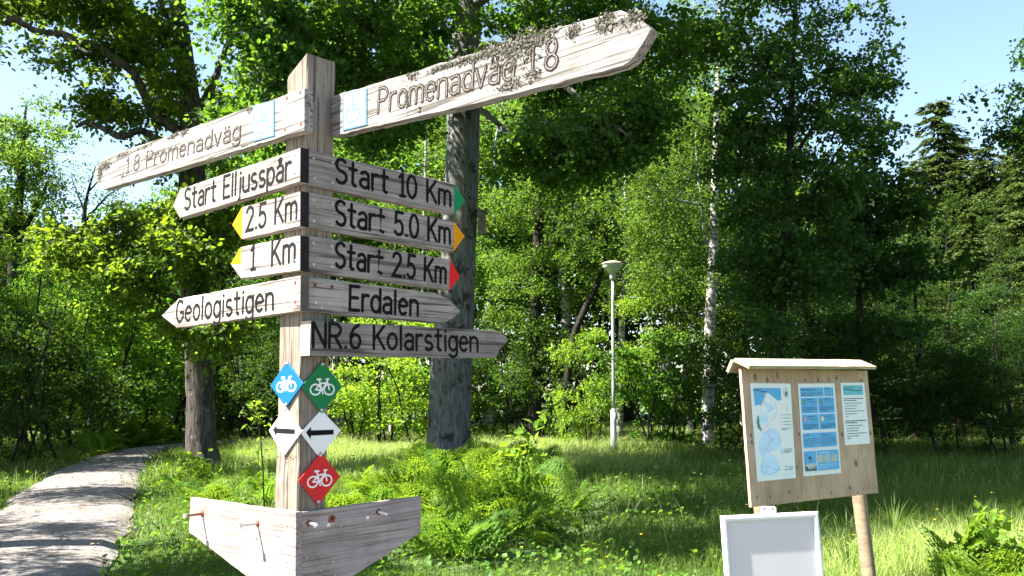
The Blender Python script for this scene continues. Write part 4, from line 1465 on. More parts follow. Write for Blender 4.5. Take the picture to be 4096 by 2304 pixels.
# ------------------------------------------------------------------ the named trees
# oak on the left of the post, by the path
tree("oak_tree", "dark-limbed oak beside the gravel path, behind the left arrow boards", "tree",
     [(510, 1215, 19, .46), (506, 1120, 19, .33), (504, 1000, 19, .295), (497, 880, 19, .285), (490, 700, 19, .30), (482, 520, 19, .29), (484, 350, 19, .27), (472, 200, 19, .205), (455, 80, 19, .19), (441, -60, 19, .18), (425, -320, 19, .13), (400, -600, 19.3, .05)],
     [[(478, 360, 19, .17), (434, 321, 18.8, .115), (389, 288, 18.6, .105), (361, 231, 18.4, .10), (333, 180, 18.2, .095), (293, 152, 18, .095), (243, 116, 17.9, .09), (180, 101, 17.8, .085), (158, 85, 17.8, .08), (101, 79, 17.7, .075), (62, 62, 17.6, .07), (34, 45, 17.5, .065), (0, 56, 17.4, .06), (-120, 20, 17, .06), (-260, 10, 16.8, .03)],
      [(455, 372, 18.9, .10), (395, 350, 18.6, .085), (361, 330, 18.5, .08), (333, 333, 18.4, .08), (305, 344, 18.3, .075), (276, 333, 18.2, .07), (248, 319, 18.1, .06), (214, 310, 18, .05), (190, 320, 17.9, .03)],
      [(160, 90, 17.8, .05), (210, 128, 17.6, .04), (232, 133, 17.5, .025)],
      [(480, 640, 19, .10), (420, 600, 18, .06), (340, 570, 17.4, .04), (250, 560, 17, .025)],
      [(484, 760, 19, .09), (430, 745, 18, .05), (360, 720, 17.2, .035), (280, 700, 16.8, .02)],
      [(490, 300, 19, .12), (540, 200, 19.5, .09), (580, 90, 20, .06)],
      [(470, 150, 19, .08), (420, 40, 18.5, .05), (370, -60, 18, .03)],
      [(492, 800, 19, .07), (500, 830, 18.2, .04), (520, 850, 17.8, .02)]],
     [(110, 15, 18.3, 150, 50, 1.2, 36), (250, 50, 18.8, 110, 70, 1.3, 38), (200, 135, 18.2, 70, 22, .6, 9), (300, 130, 18.6, 60, 60, .6, 16), (360, 40, 19.8, 80, 80, 1.2, 24), (180, -60, 18, 250, 70, 3, 44), (350, 130, 19, 100, 70, 1.2, 24), (270, 250, 18.4, 100, 50, .9, 22), (400, 240, 20.2, 80, 100, 1.2, 28), (320, 285, 18.6, 130, 40, 1.0, 22), (150, 150, 18, 60, 30, .8, 7), (405, 70, 18.5, 35, 90, .5, 16), (425, 190, 18.3, 35, 70, .5, 12),
      (400, 400, 18.6, 70, 60, 1.1, 20), (250, 620, 17, 130, 65, 1.0, 40), (360, 560, 17.6, 110, 50, 1.0, 28), (330, 720, 17, 110, 45, 1.0, 32), (440, 650, 17.6, 90, 90, 1.2, 34), (520, 560, 18.3, 70, 70, 1.2, 22), (520, 845, 17.4, 110, 40, .8, 30), (560, 330, 20.5, 60, 120, 1.6, 28),
      (480, -250, 19, 300, 170, 4, 80), (60, -250, 17.2, 220, 120, 1.5, 70), (330, -190, 18, 160, 90, 1.5, 50), (-120, 60, 17, 150, 90, 2, 30), (620, 800, 18.6, 70, 50, .9, 14), (440, 800, 17.6, 70, 40, .7, 12), (570, 520, 18.8, 70, 130, 1.2, 26)],
     L_OAK, BK_OAK, .125, 58, .50, T_OAK, 1, flat=.6, twig=.006, br=.012)

# big aspen behind the right-hand boards
tree("aspen_tree", "tall thick grey-barked aspen standing right behind the boards, its round leaves hanging over the signpost", "tree",
     [(1126, 1190, 21, .72), (1128, 1140, 21, .58), (1130, 1080, 21, .52), (1136, 900, 21, .50), (1147, 750, 21, .45), (1155, 600, 21, .425), (1160, 480, 21, .42), (1166, 300, 21, .41), (1172, 100, 21, .385), (1176, -100, 21, .34), (1184, -400, 21, .24), (1190, -750, 21, .10)],
     [[(1170, 60, 21, .16), (1080, -20, 20, .11), (960, 10, 18, .08), (850, 60, 16.5, .05), (760, 100, 15.8, .02)],
      [(1168, 200, 21, .13), (1090, 150, 20, .09), (980, 160, 18.5, .07), (880, 190, 17, .05), (780, 230, 15.6, .02)],
      [(1170, 130, 21, .16), (1270, 120, 19.5, .11), (1400, 200, 18, .08), (1500, 280, 17, .05), (1580, 340, 16.4, .02)],
      [(1172, 20, 21, .16), (1300, -40, 20, .11), (1480, 0, 19, .08), (1640, 50, 18.5, .05), (1760, 80, 18, .02)],
      [(1168, 250, 21, .10), (1240, 300, 19.5, .07), (1330, 380, 18.5, .04), (1400, 430, 18, .02)],
      [(1180, -250, 21, .16), (1100, -500, 17, .12), (1150, -800, 13.5, .05)],
      [(1180, -250, 21, .16), (1350, -350, 20, .10), (1600, -300, 18, .05)]],
     [(820, 60, 16, 260, 90, 1.8, 84), (645, 80, 15.5, 90, 90, 1.4, 36), (705, 200, 15.2, 130, 90, 1.3, 58), (690, 285, 15, 140, 40, 1.0, 36), (880, 170, 17, 180, 110, 1.8, 64), (960, 80, 18, 160, 110, 2, 50), (1000, 190, 18.5, 110, 130, 1.6, 44), (960, 330, 18, 90, 60, 1.2, 24), (1020, 60, 19.5, 90, 110, 1.2, 34),
      (1320, 90, 19.5, 110, 110, 1.4, 48), (1440, 180, 18.5, 150, 110, 1.8, 62), (1450, 320, 17.5, 190, 85, 1.5, 84), (1580, 300, 17.2, 110, 85, 1.4, 44), (1380, 390, 18.3, 110, 50, 1.3, 36), (1520, 405, 17.2, 110, 35, 1.0, 30), (1520, 30, 18.5, 170, 70, 2, 50), (1700, 70, 18, 140, 90, 2, 48), (1620, 180, 17.8, 100, 90, 1.6, 28), (1830, 40, 18, 90, 70, 1.8, 22),
      (1000, -220, 18, 420, 200, 4.5, 120), (1450, -250, 19, 380, 200, 4.5, 110), (1180, -560, 20, 420, 200, 5, 90)],
     L_ASPEN, BK_GREY, .098, 86, .58, T_ROUND, 2, extra=[(-.2, 12.5, 12.2, 3.6, 3.4, 1.6, 70), (1.5, 17, 13.5, 4, 3, 2, 80)], maxlen=12, flat=.75, twig=.005, br=.012, sides=28, rough=.012)
g = Geo()
bb = np.array([P(1212, 560, 20.85), ])[0]
bh = thing("bird_house", "small brown wooden nest box hung on the right of the thick grey trunk", "nest box", bb)
sc_ = 20.8 / KPX
g.box((0, 0, 0), (.20, .22, 62 * sc_))
g.build("box", W_DARK, bh)
g = Geo()
q = 34 * sc_
g.add([(-.13, -.16, q - .02), (.15, -.16, q - .10), (.15, .14, q - .10), (-.13, .14, q - .02), (-.13, -.16, q + .01), (.15, -.16, q - .07), (.15, .14, q - .07), (-.13, .14, q + .01)], [(0, 1, 2, 3)[::-1], (4, 5, 6, 7), (0, 1, 5, 4), (1, 2, 6, 5), (2, 3, 7, 6), (3, 0, 4, 7)])
g.build("roof", W_DARK, bh)
g = Geo()
g.lathe([(.0001, .113), (.018, .113)], (0, 0, .08), 14, axis=np.array([[1, 0, 0], [0, 0, -1], [0, 1, 0]]))
g.build("entrance_hole", BLACK, bh)

# birch with the white trunk, right of the lamp
tree("birch_tree", "birch with a white black-flecked trunk rising behind the bushes right of the lamp", "tree",
     [(1778, 1120, 24.2, .18), (1783, 950, 24.2, .155), (1786, 800, 24.2, .145), (1795, 600, 24.2, .12), (1800, 400, 24.3, .10), (1806, 200, 25, .08), (1810, 30, 26, .06), (1815, -150, 26, .03)],
     [[(1790, 700, 26, .06), (1770, 560, 25.6, .05), (1755, 420, 25.4, .03), (1750, 330, 25.2, .015)], [(1795, 520, 26, .05), (1700, 500, 25, .035), (1590, 440, 24.4, .02), (1530, 400, 24.2, .01)], [(1800, 330, 26, .04), (1720, 300, 25.2, .03), (1650, 320, 25, .012)]],
     [(1690, 360, 25.6, 140, 110, 1.3, 58), (1770, 240, 26, 130, 120, 1.2, 50), (1650, 520, 24.9, 130, 90, 1.4, 58), (1750, 560, 26, 110, 110, .9, 50), (1850, 400, 26, 90, 150, 1.2, 46), (1680, 690, 25.2, 110, 90, 1.2, 46), (1830, 700, 26, 80, 120, .9, 26), (1798, 300, 23.6, 60, 130, .4, 18), (1785, 480, 23.7, 40, 50, .3, 5), (1800, 150, 23.8, 90, 80, .6, 19), (1790, 690, 23.6, 30, 30, .25, 4), (1782, 850, 23.6, 30, 40, .25, 5), (1800, 80, 26, 120, 110, 1.6, 40), (1810, -80, 26, 90, 90, 1.5, 24), (1620, 640, 25, 90, 80, 1.2, 30)],
     L_BIRCH, BK_BIRCH, .075, 85, .55, T_WIDE, 3, droop=.7, flat=.8, br=.008)
tree("birch_tree", "slim grey birch trunk seen just right of the lamp pole", "tree",
     [(1556, 1110, 28, .13), (1562, 900, 28, .115), (1568, 700, 28, .10), (1574, 500, 28, .08), (1580, 250, 28, .06), (1584, 50, 28, .03)], [],
     [(1560, 480, 27.6, 130, 110, 1.6, 50), (1580, 280, 28, 130, 120, 1.6, 50), (1570, 120, 28, 110, 100, 1.6, 34), (1520, 620, 27.4, 110, 80, 1.3, 36)],
     L_BIRCH, BK_BIRCH, .08, 80, .55, T_WIDE, 4, droop=.6, flat=.8, br=.008)
tree("birch_tree", "thin birch trunk showing between the signpost and the thick grey trunk", "tree",
     [(1062, 1085, 33, .11), (1062, 900, 33, .10), (1066, 700, 33, .085), (1070, 450, 33, .06), (1072, 250, 33, .03)], [],
     [(1040, 480, 33, 110, 120, 1.8, 44), (1060, 620, 32.6, 110, 80, 1.5, 36), (1080, 330, 33, 90, 100, 1.8, 30)],
     L_BIRCH, BK_BIRCH, .09, 75, .6, T_WIDE, 5, droop=.5, flat=.8, br=.008)
tree("birch_tree", "birch trunk beside the far lamp, just right of the diamonds", "tree",
     [(838, 1090, 36, .14), (842, 950, 36, .13), (848, 800, 36, .11), (856, 600, 36, .08), (862, 400, 36, .04)], [],
     [(860, 560, 36, 100, 120, 2, 40), (850, 400, 36, 90, 110, 2, 34), (880, 720, 35.5, 90, 80, 1.5, 34)],
     L_BIRCH, BK_BIRCH, .09, 75, .6, T_WIDE, 6, droop=.5, flat=.8, br=.008)
# dark leaning trunk and its neighbours left of the lamp
tree("leaning_tree", "thin black trunk leaning right towards the lamp head", "tree",
     [(1410, 1090, 27, .12), (1436, 880, 27, .11), (1470, 780, 27, .10), (1500, 720, 27, .09), (1518, 660, 27, .075), (1530, 560, 27, .06), (1540, 470, 27, .03)], [],
     [(1530, 520, 27, 90, 70, 1.2, 30), (1460, 600, 27, 80, 70, 1.2, 24)], L_WOOD, BK_DARK, .10, 70, .55, T_WIDE, 7, flat=.8)
tree("alder_tree", "upright dark-trunked tree with light foliage between the thick trunk and the lamp", "tree",
     [(1344, 1085, 29, .24), (1346, 900, 29, .22), (1350, 700, 29, .19), (1358, 500, 29, .15), (1366, 250, 29, .10), (1370, 50, 29, .05)],
     [[(1350, 720, 29, .10), (1390, 600, 28.6, .08), (1410, 480, 28.2, .05), (1420, 350, 28, .02)]],
     [(1300, 520, 28.5, 110, 110, 1.8, 50), (1400, 470, 28.2, 110, 110, 1.6, 50), (1340, 330, 29, 130, 110, 2, 50), (1290, 680, 28.4, 90, 90, 1.5, 40), (1420, 640, 28.2, 90, 80, 1.5, 36), (1370, 170, 29, 120, 110, 2, 36), (1350, 780, 28.4, 120, 70, 1.4, 40)],
     L_BIRCH, BK_DARK, .085, 85, .58, T_WIDE, 8, flat=.8)
# dark trees on the right
tree("aspen_tree", "tall dark loose-leaved aspen silhouetted against the open sky on the right", "tree",
     [(1958, 1150, 18, .13), (1962, 900, 18, .11), (1972, 640, 18, .09), (1985, 400, 18, .07), (1995, 150, 18, .05), (2003, -60, 18, .045), (2010, -300, 18, .02)],
     [[(1972, 620, 18, .06), (2050, 480, 18, .04), (2110, 380, 18, .025), (2180, 280, 18, .012)], [(1985, 420, 18, .05), (2070, 280, 18, .035), (2170, 180, 18, .015)], [(1990, 300, 18, .05), (1900, 150, 17.5, .03), (1850, 50, 17.3, .015)], [(1976, 560, 18, .05), (1900, 440, 17.6, .03), (1850, 380, 17.4, .015)]],
     [(1990, 60, 18, 180, 110, 1.6, 62), (2110, 80, 18, 110, 110, 1.3, 34), (2120, 210, 18, 100, 90, 1.3, 44), (1960, 220, 17.8, 160, 100, 1.5, 56), (2040, 330, 18, 150, 90, 1.4, 54), (1920, 380, 17.6, 120, 100, 1.4, 44), (2100, 440, 18, 90, 70, 1.2, 24), (1980, 500, 17.8, 160, 90, 1.4, 54), (1900, 600, 17.8, 110, 80, 1.3, 34), (2060, 600, 18, 120, 90, 1.3, 44), (1990, -160, 18, 200, 150, 2.2, 60), (1960, 720, 17.8, 140, 80, 1.3, 44), (2200, 150, 18, 40, 50, .7, 8), (1880, 250, 17.4, 80, 120, 1.2, 26), (1970, 640, 17.2, 90, 120, .5, 22), (1960, 860, 17.2, 90, 90, .5, 20), (1985, 420, 17.2, 60, 80, .4, 9)],
     L_ASPEN2, BK_DARK, .078, 78, .48, T_ROUND, 9, extra=[(4.2, 15, 12.8, 4.2, 4, 2, 150), (1.2, 14.5, 12.2, 3.4, 4, 1.8, 110)], maxlen=9, flat=.85, br=.007)
tree("maple_tree", "dark young maple with big leaves below the open sky, left of the spruces", "tree",
     [(2175, 1180, 20, .10), (2168, 900, 20, .085), (2160, 700, 20, .07), (2170, 500, 20, .05), (2190, 320, 20, .02)], [],
     [(2190, 350, 20, 60, 50, .7, 18), (2200, 430, 20, 90, 60, 1, 34), (2160, 530, 20, 110, 70, 1.2, 44), (2240, 560, 20, 110, 70, 1.2, 44), (2180, 680, 20, 130, 80, 1.3, 50), (2300, 680, 20.5, 100, 80, 1.2, 36), (2120, 640, 20, 80, 90, 1.2, 30), (2200, 830, 20, 150, 80, 1.3, 50)],
     L_DARK, BK_DARK, .13, 42, .50, T_OAK, 10, flat=.7, br=.008)
# trees on the far left
tree("ash_tree", "light-crowned tree against the white sky at the far left, beyond the path", "tree",
     [(30, 1100, 34, .30), (34, 800, 34, .27), (40, 600, 34, .22), (52, 450, 34, .15), (60, 330, 34, .08), (66, 260, 34, .03)],
     [[(40, 620, 34, .14), (90, 520, 33.5, .10), (130, 440, 33.2, .05)], [(38, 640, 34, .14), (0, 520, 33.6, .10), (-40, 420, 33.4, .05)]],
     [(60, 310, 34, 90, 70, 1.8, 44), (0, 400, 34, 100, 90, 2, 44), (100, 420, 33.6, 90, 80, 1.8, 44), (40, 520, 33.5, 110, 70, 1.8, 44), (150, 500, 33.4, 50, 60, 1.2, 14), (-60, 330, 34, 80, 90, 2, 24), (170, 350, 33.6, 40, 60, 1.2, 8)],
     L_BIRCH, BK_DARK, .11, 75, .65, T_WIDE, 11, flat=.8)
tree("bare_tree", "thin nearly bare grey tree in the gap of sky left of the oak", "tree",
     [(235, 1100, 36, .20), (225, 850, 36, .17), (215, 650, 36, .13), (212, 570, 36, .11), (214, 520, 36, .08), (225, 470, 36, .05), (240, 420, 36, .025)],
     [[(213, 560, 36, .07), (245, 520, 36, .05), (275, 490, 36, .035), (310, 470, 36, .015)], [(225, 480, 36, .04), (260, 440, 36, .03), (290, 400, 36, .012)], [(214, 530, 36, .05), (195, 490, 36, .03), (180, 440, 36, .015)], [(255, 510, 36, .03), (280, 520, 36, .02), (315, 515, 36, .01)]],
     [(250, 440, 36, 80, 70, 1.5, 70), (190, 420, 36, 40, 70, 1.5, 20), (300, 490, 36, 50, 40, 1.2, 30)],
     L_BIRCH, BK_DARK, .09, 9, .5, T_WIDE, 12, flat=.9, br=.008)
# hanging twigs of a tree at the right edge
tree("aspen_tree", "thin dark aspen at the right edge with twigs reaching into the open sky", "tree",
     [(2720, 1250, 17, .14), (2715, 900, 17, .12), (2700, 600, 17, .09), (2690, 300, 17, .06), (2680, 50, 17, .03)],
     [[(2698, 500, 17, .04), (2640, 380, 17, .03), (2560, 320, 17, .015), (2500, 330, 17, .008)]],
     [(2560, 310, 17, 60, 45, .6, 16), (2570, 240, 17, 30, 30, .6, 5), (2660, 300, 17, 90, 140, 1.2, 36), (2690, 120, 17, 90, 120, 1.2, 30), (2520, 335, 17, 30, 16, .4, 4), (2590, 360, 17, 40, 40, .6, 8), (2680, 500, 17, 90, 100, 1.2, 26)],
     L_DARK, BK_DARK, .075, 60, .42, T_ROUND, 13, flat=.85, br=.006)

# ------------------------------------------------------------------ spruces
def spruce_mesh(h, rbase, seed, nw, leafm):
    rng = np.random.default_rng(seed)
    g = Geo()
    z = np.linspace(-.1, h, 12)
    w = np.cumsum(rng.normal(0, .01, (12, 2)), axis=0)
    g.tube(np.column_stack([w, z * .97]), np.linspace(.012 * h, .01, 12), 8)
    tr = g.mesh("spruce_trunk", BK_DARK, True)
    g = Geo()
    pos, D, Nn, S = [], [], [], []
    for k in range(nw):
        f = k / nw
        zz_ = h * (.06 + .93 * f) + rng.normal(0, .20 * (1 - f) + .03)
        L0 = rbase * (1 - f) ** .75 + .22
        nb = int(8 + 6 * (1 - f))
        for b in range(nb):
            a = rng.uniform(0, 6.28)
            L = L0 * rng.uniform(.45, 1.2)
            n = int(60 * L) + 14
            t = rng.uniform(.08, 1, n)
            dr = np.array([math.cos(a), math.sin(a), 0])
            sag = -.42 * t * L + .30 * t * t * L * (1 if f < .8 else -.8)
            lat = rng.normal(0, .14, n) * L * (1.15 - t)
            side = np.array([-dr[1], dr[0], 0])
            p = dr * (t * L)[:, None] + side * lat[:, None] + np.array([0, 0, 1]) * (zz_ + sag - np.abs(lat) * .35 - rng.uniform(0, .12, n))[:, None]
            pos.append(p)
            D.append(dr * .9 + side * np.sign(lat)[:, None] * .5 + np.array([0, 0, -.55]) + rng.normal(0, .3, (n, 3)))
            Nn.append(np.array([0, 0, 1.0]) + rng.normal(0, .4, (n, 3)))
            S.append(rng.uniform(.12, .26, n))
    pos, D, Nn, S = (np.concatenate(x) for x in (pos, D, Nn, S))
    add_leaves(g, rng, pos, D, Nn, S, T_LONG)
    return tr, g.mesh("spruce_crown", leafm)
SPR = [spruce_mesh(16, 2.6, 1, 44, L_SPRUCE), spruce_mesh(15, 2.9, 2, 40, L_SPRUCE), spruce_mesh(12, 2.6, 3, 34, L_SPRUCE2)]
def ground_x(px, d):
    r = ray(px * 1.5901, 1560)
    return r[0] * d / r[1]
def spruce(k, label, px, top, d, base_h, rz=0, wide=1.0, group=None):
    x = P(px, top, d)[0]
    h = P(px, top, d)[2]
    s = h / base_h
    o = thing("spruce_tree", label, "spruce", (x, d, 0), group, rz)
    for nm, me in zip(("trunk", "crown"), SPR[k]):
        c = link(nm, me, o)
        c.scale = (s * wide, s * wide, s)
    return o
spruce(0, "tall pointed spruce standing alone against the sky on the right", 2352, 232, 38, 16, 0, 1.7)
spruce(1, "blunt dark spruce right of the tall pointed one", 2480, 345, 36, 15, 1.0, 1.5)
spruce(2, "light green spruce between the tall pointed one and the blunt dark one", 2425, 440, 37, 12, 1.6, 1.3)
spruce(0, "dark spruce just inside the right edge, nearest of the spruces", 2565, 310, 31, 16, 2.7, 1.2)
spruce(0, "slender spruce close on the right of the tall pointed one", 2405, 330, 41, 16, .4, 1.3)
spruce(1, "spruce at the right edge with brownish cones, beside the blunt dark one", 2545, 330, 37, 15, 2.2, 1.35)
spruce(2, "pale green spruce whose bough tips enter at the right edge", 2640, 470, 24, 12, .6, .9)
spruce(0, "half hidden spruce below and left of the tall pointed one", 2285, 400, 42, 16, 2.0, 1.5)
spruce(0, "shaded spruce low on the right behind the undergrowth", 2430, 520, 31, 16, 3.0, 1.5)

# ------------------------------------------------------------------ woodland prototypes, copied to make up the wood
def proto(h, rc, zb_, ncl, leafm, barkm, size, per, rad, tpl, seed, droop=.3, flat=.75, stems=1, tr=.013):
    rng = np.random.default_rng(seed)
    q = rng.standard_normal((ncl, 3))
    q /= np.linalg.norm(q, axis=1)[:, None]
    q *= (rng.uniform(0, 1, ncl) ** .4)[:, None]
    zc, rz_ = (h + zb_) / 2, (h - zb_) / 2
    taper = 1 - .35 * np.clip(q[:, 2], 0, 1)
    lump = 1 + .25 * np.sin(q[:, 0] * 5 + seed) * np.cos(q[:, 1] * 4 + seed)
    kb = max(6, ncl // 6)
    q = q[rng.integers(0, kb, ncl)] + rng.standard_normal((ncl, 3)) * (.17, .17, .055)
    C = np.column_stack([q[:, 0] * rc * taper * lump, q[:, 1] * rc * taper * lump, zc + q[:, 2] * rz_])
    g = Geo()
    trunks = []
    for s in range(stems):
        n = 8
        z = np.linspace(-.1, h * .93, n)
        w = np.cumsum(rng.normal(0, .012 * h, (n, 2)), axis=0) + (rng.normal(0, .25, 2) if stems > 1 else 0)
        if stems > 1:
            a = rng.uniform(0, 6.28)
            w = w + np.outer(z / h * rc * .6, [math.cos(a), math.sin(a)])
        trunks.append((np.column_stack([w, z]), np.linspace(tr * h, .01, n)))
    grow(g, rng, trunks[0], trunks[1:], C, 8, .03, .008)
    t = g.mesh("wood", barkm, True)
    g = Geo()
    spray(g, rng, C, rad * rng.uniform(.7, 1.3, ncl), per, size, tpl, droop, flat)
    return t, g.mesh("leaves", leafm), h
PR = {
    'birch': proto(15, 2.6, 3.0, 210, L_BIRCH, BK_BIRCH, .12, 62, .70, T_WIDE, 21, .6),
    'round': proto(13, 3.6, 2.0, 240, L_HAZEL, BK_DARK, .14, 64, .75, T_WIDE, 22),
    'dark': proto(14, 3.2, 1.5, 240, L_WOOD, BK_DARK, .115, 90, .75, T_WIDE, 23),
    'slim': proto(12, 1.9, 1.6, 150, L_DARK, BK_DARK, .11, 80, .65, T_OAK, 24),
    'hazel': proto(4.5, 1.9, .25, 95, L_HAZEL, BK_DARK, .105, 75, .48, T_ROUND, 25, stems=4, tr=.008),
    'lime': proto(4.2, 1.8, .2, 95, L_LIME, BK_DARK, .10, 75, .46, T_WIDE, 26, stems=4, tr=.008),
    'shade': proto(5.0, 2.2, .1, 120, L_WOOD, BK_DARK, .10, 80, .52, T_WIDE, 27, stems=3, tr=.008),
    'rowan': proto(5.5, 1.4, .8, 70, L_LIME, BK_DARK, .13, 60, .48, T_LONG, 28, .2, stems=2, tr=.008),
}
def place(kind, name, label, cat, px, d, top, rz, group, wide=1.0):
    t, l, h = PR[kind]
    x = P(px, (top + 985) / 2, d)[0]
    s = P(px, top, d)[2] / h
    o = thing(name, label, cat, (x, d, 0), group, rz)
    for nm, me in (("trunk" if "tree" in name else "stems", t), ("crown" if "tree" in name else "foliage", l)):
        c = link(nm, me, o)
        c.scale = (s * wide, s * wide, s)
    return o

# bushes and small trees at the meadow's edge, each with what sets it apart
for row in [
    ('lime', "bright yellow-green bush behind the signpost, left of the thick grey trunk", 985, 28, 760, 0.3, 1.1),
    ('lime', "sunlit yellow-green bush directly behind the diamonds' right side", 905, 30, 800, 1.3, 1.1),
    ('hazel', "green bush low behind the thin birch trunk near the thick grey trunk", 1060, 32, 800, 2.3, 1.0),
    ('hazel', "bright hazel bush hugging the lamp pole on its right", 1640, 24.5, 800, .6, 1.0),
    ('lime', "small sunny bush at the foot of the lamp pole on its left", 1480, 25.5, 830, 2.6, .8),
    ('rowan', "feathery young rowan rising between the lamp and the white birch", 1620, 25, 690, 1.1, .9),
    ('hazel', "rounded bush below the white birch trunk", 1700, 25.2, 900, 4.0, 1.1),
    ('shade', "shaded bush between the thick grey trunk and the lamp", 1270, 29, 760, .2, 1.0),
    ('shade', "dark bush in the hollow left of the lamp", 1390, 30, 800, 1.7, 1.1),
    ('hazel', "leafy bush at the wood's edge, first right of the thick grey trunk", 1220, 31, 850, 3.3, .9),
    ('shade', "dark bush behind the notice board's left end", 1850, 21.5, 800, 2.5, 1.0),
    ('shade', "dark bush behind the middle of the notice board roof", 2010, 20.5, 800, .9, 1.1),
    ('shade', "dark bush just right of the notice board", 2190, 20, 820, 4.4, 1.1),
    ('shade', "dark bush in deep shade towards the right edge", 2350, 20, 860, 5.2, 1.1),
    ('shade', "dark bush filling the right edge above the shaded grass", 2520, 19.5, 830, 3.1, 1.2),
    ('hazel', "light bush on the far bend of the path", 400, 33, 760, 1.2, 1.2),
    ('lime', "yellow-green bush behind the oak trunk on its left", 320, 30, 740, 2.9, 1.1),
    ('hazel', "bush in the middle of the path's left edge wood", 230, 28, 700, .8, 1.1),
    ('rowan', "tall young tree with sunny leaves above the path", 150, 27, 560, 3.9, 1.2),
    ('shade', "dark bush shading the path's left edge", 130, 23, 780, 5.0, 1.2),
    ('shade', "dark bush at the left edge beside the path", 20, 20.5, 720, 1.9, 1.1),
    ('shade', "dark bush beyond the oak trunk, low on its right", 620, 31, 820, .1, 1.1),
    ('shade', "dark bush between the oak trunk and the post", 690, 34, 760, 2.2, 1.1),
    ('hazel', "green bush far behind the oak trunk", 560, 36, 760, 4.2, 1.2)]:
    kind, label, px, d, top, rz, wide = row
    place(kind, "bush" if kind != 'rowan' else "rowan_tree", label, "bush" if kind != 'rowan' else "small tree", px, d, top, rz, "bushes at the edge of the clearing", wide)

# taller trees behind
wood_rows = [
    ('round', 560, 38, 330, .2, 1), ('dark', 690, 40, 180, 1.2, 1.1), ('birch', 780, 37, 250, 2.2, 1.1), ('round', 930, 40, 200, 3.1, 1.1), ('birch', 1000, 36, 420, 4.0, 1), ('dark', 1110, 41, 80, .7, 1.2), ('birch', 1230, 37, 180, 1.8, 1.2),
    ('round', 1310, 42, 40, 2.8, 1.1), ('birch', 1440, 38, 60, 3.6, 1.2), ('dark', 1530, 43, 0, 4.6, 1.2), ('birch', 1640, 36, 130, 5.5, 1.1), ('dark', 1730, 33, 200, .4, 1.0), ('birch', 1850, 36, 150, 1.4, 1.2), ('dark', 1930, 31, 420, 2.4, 1.0), ('slim', 2050, 27, 480, 3.4, 1.2),
    ('dark', 2110, 30, 560, 4.1, 1.0), ('slim', 2260, 26, 520, 5.1, 1.2), ('dark', 2330, 30, 600, .9, 1.0), ('slim', 2420, 25, 640, 1.9, 1.3), ('dark', 2550, 28, 600, 2.9, 1.0), ('slim', 1900, 26.5, 520, 5.8, 1.1), ('slim', 2140, 22.5, 620, .5, 1.2), ('slim', 2540, 22, 700, 2.0, 1.3),
    ('dark', 330, 42, 560, 3.9, 1.1), ('dark', 440, 40, 430, 4.9, 1.1), ('round', 250, 38, 640, 5.9, 1.0), ('round', 120, 31, 600, .6, .9), ('dark', 20, 29, 620, 1.6, .9), ('dark', -120, 26, 400, 2.6, 1.0), ('slim', 70, 25, 690, 3.6, 1.2), ('dark', -40, 23, 660, 4.6, .8), ('slim', 640, 33, 520, 2.0, 1.2), ('round', 1180, 34, 520, 4.4, .9), ('dark', 600, 44, 120, 3.3, 1.2), ('birch', 850, 45, 60, .3, 1.2), ('dark', 2290, 34, 460, .8, .9), ('dark', 2400, 35, 470, 2.3, .8), ('dark', 2500, 33, 470, 3.7, .9), ('dark', 2590, 34, 430, 5.0, .9)]
KW = {'birch': "light-leaved birch in the wood behind the clearing", 'round': "round-crowned green tree in the wood behind the clearing", 'dark': "dark broad tree in the wood behind the clearing", 'slim': "slim dark tree at the shaded edge of the wood"}
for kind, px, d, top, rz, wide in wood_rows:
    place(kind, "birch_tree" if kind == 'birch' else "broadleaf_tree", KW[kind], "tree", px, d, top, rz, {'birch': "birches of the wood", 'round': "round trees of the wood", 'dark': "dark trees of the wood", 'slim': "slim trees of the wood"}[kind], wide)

# trees standing left of the view: their shade falls across the path
for (kind, x, y, s, rz) in (('birch', -8.3, 6.3, .72, 3.0), ('birch', -11.6, 9.4, .62, 4.0), ('slim', -12.6, 13.4, .95, 1.0)):
    t, l, h = PR[kind]
    o = thing("birch_tree" if kind == 'birch' else "broadleaf_tree", "tree beyond the path's left side casting its shade on the gravel", "tree", (x, y, 0), "trees shading the path", rz)
    for nm, me in (("trunk", t), ("crown", l)):
        c = link(nm, me, o)
        c.scale = (s, s, s)

for (x, y, s, rz) in ((-17.5, 19, 1.1, .5), (-19, 24, 1.15, 1.9), (-19, 17, .95, 3.3), (-22, 28, 1.2, 4.4)):
    t, l, h = PR['dark']
    o = thing("broadleaf_tree", "dark tree beyond the left edge shading the bushes along the path", "tree", (x, y, 0), "dark trees left of the path", rz)
    for nm, me in (("trunk", t), ("crown", l)):
        c = link(nm, me, o)
        c.scale = (s, s, s)
for (kind, x, y, s, rz) in (('dark', 13, 13.5, 1.0, 1.9), ('dark', 16, 8, 1.1, 3.3), ('dark', 17, 18, 1.2, 4.4)):  # added out of view to keep sky light off the meadow
    t, l, h = PR[kind]
    o = thing("broadleaf_tree", "unseen dark tree added right of the clearing to block sky light", "tree", (x, y, 0), "added trees blocking the sky", rz)
    for nm, me in (("trunk", t), ("crown", l)):
        c = link(nm, me, o)
        c.scale = (s, s, s)
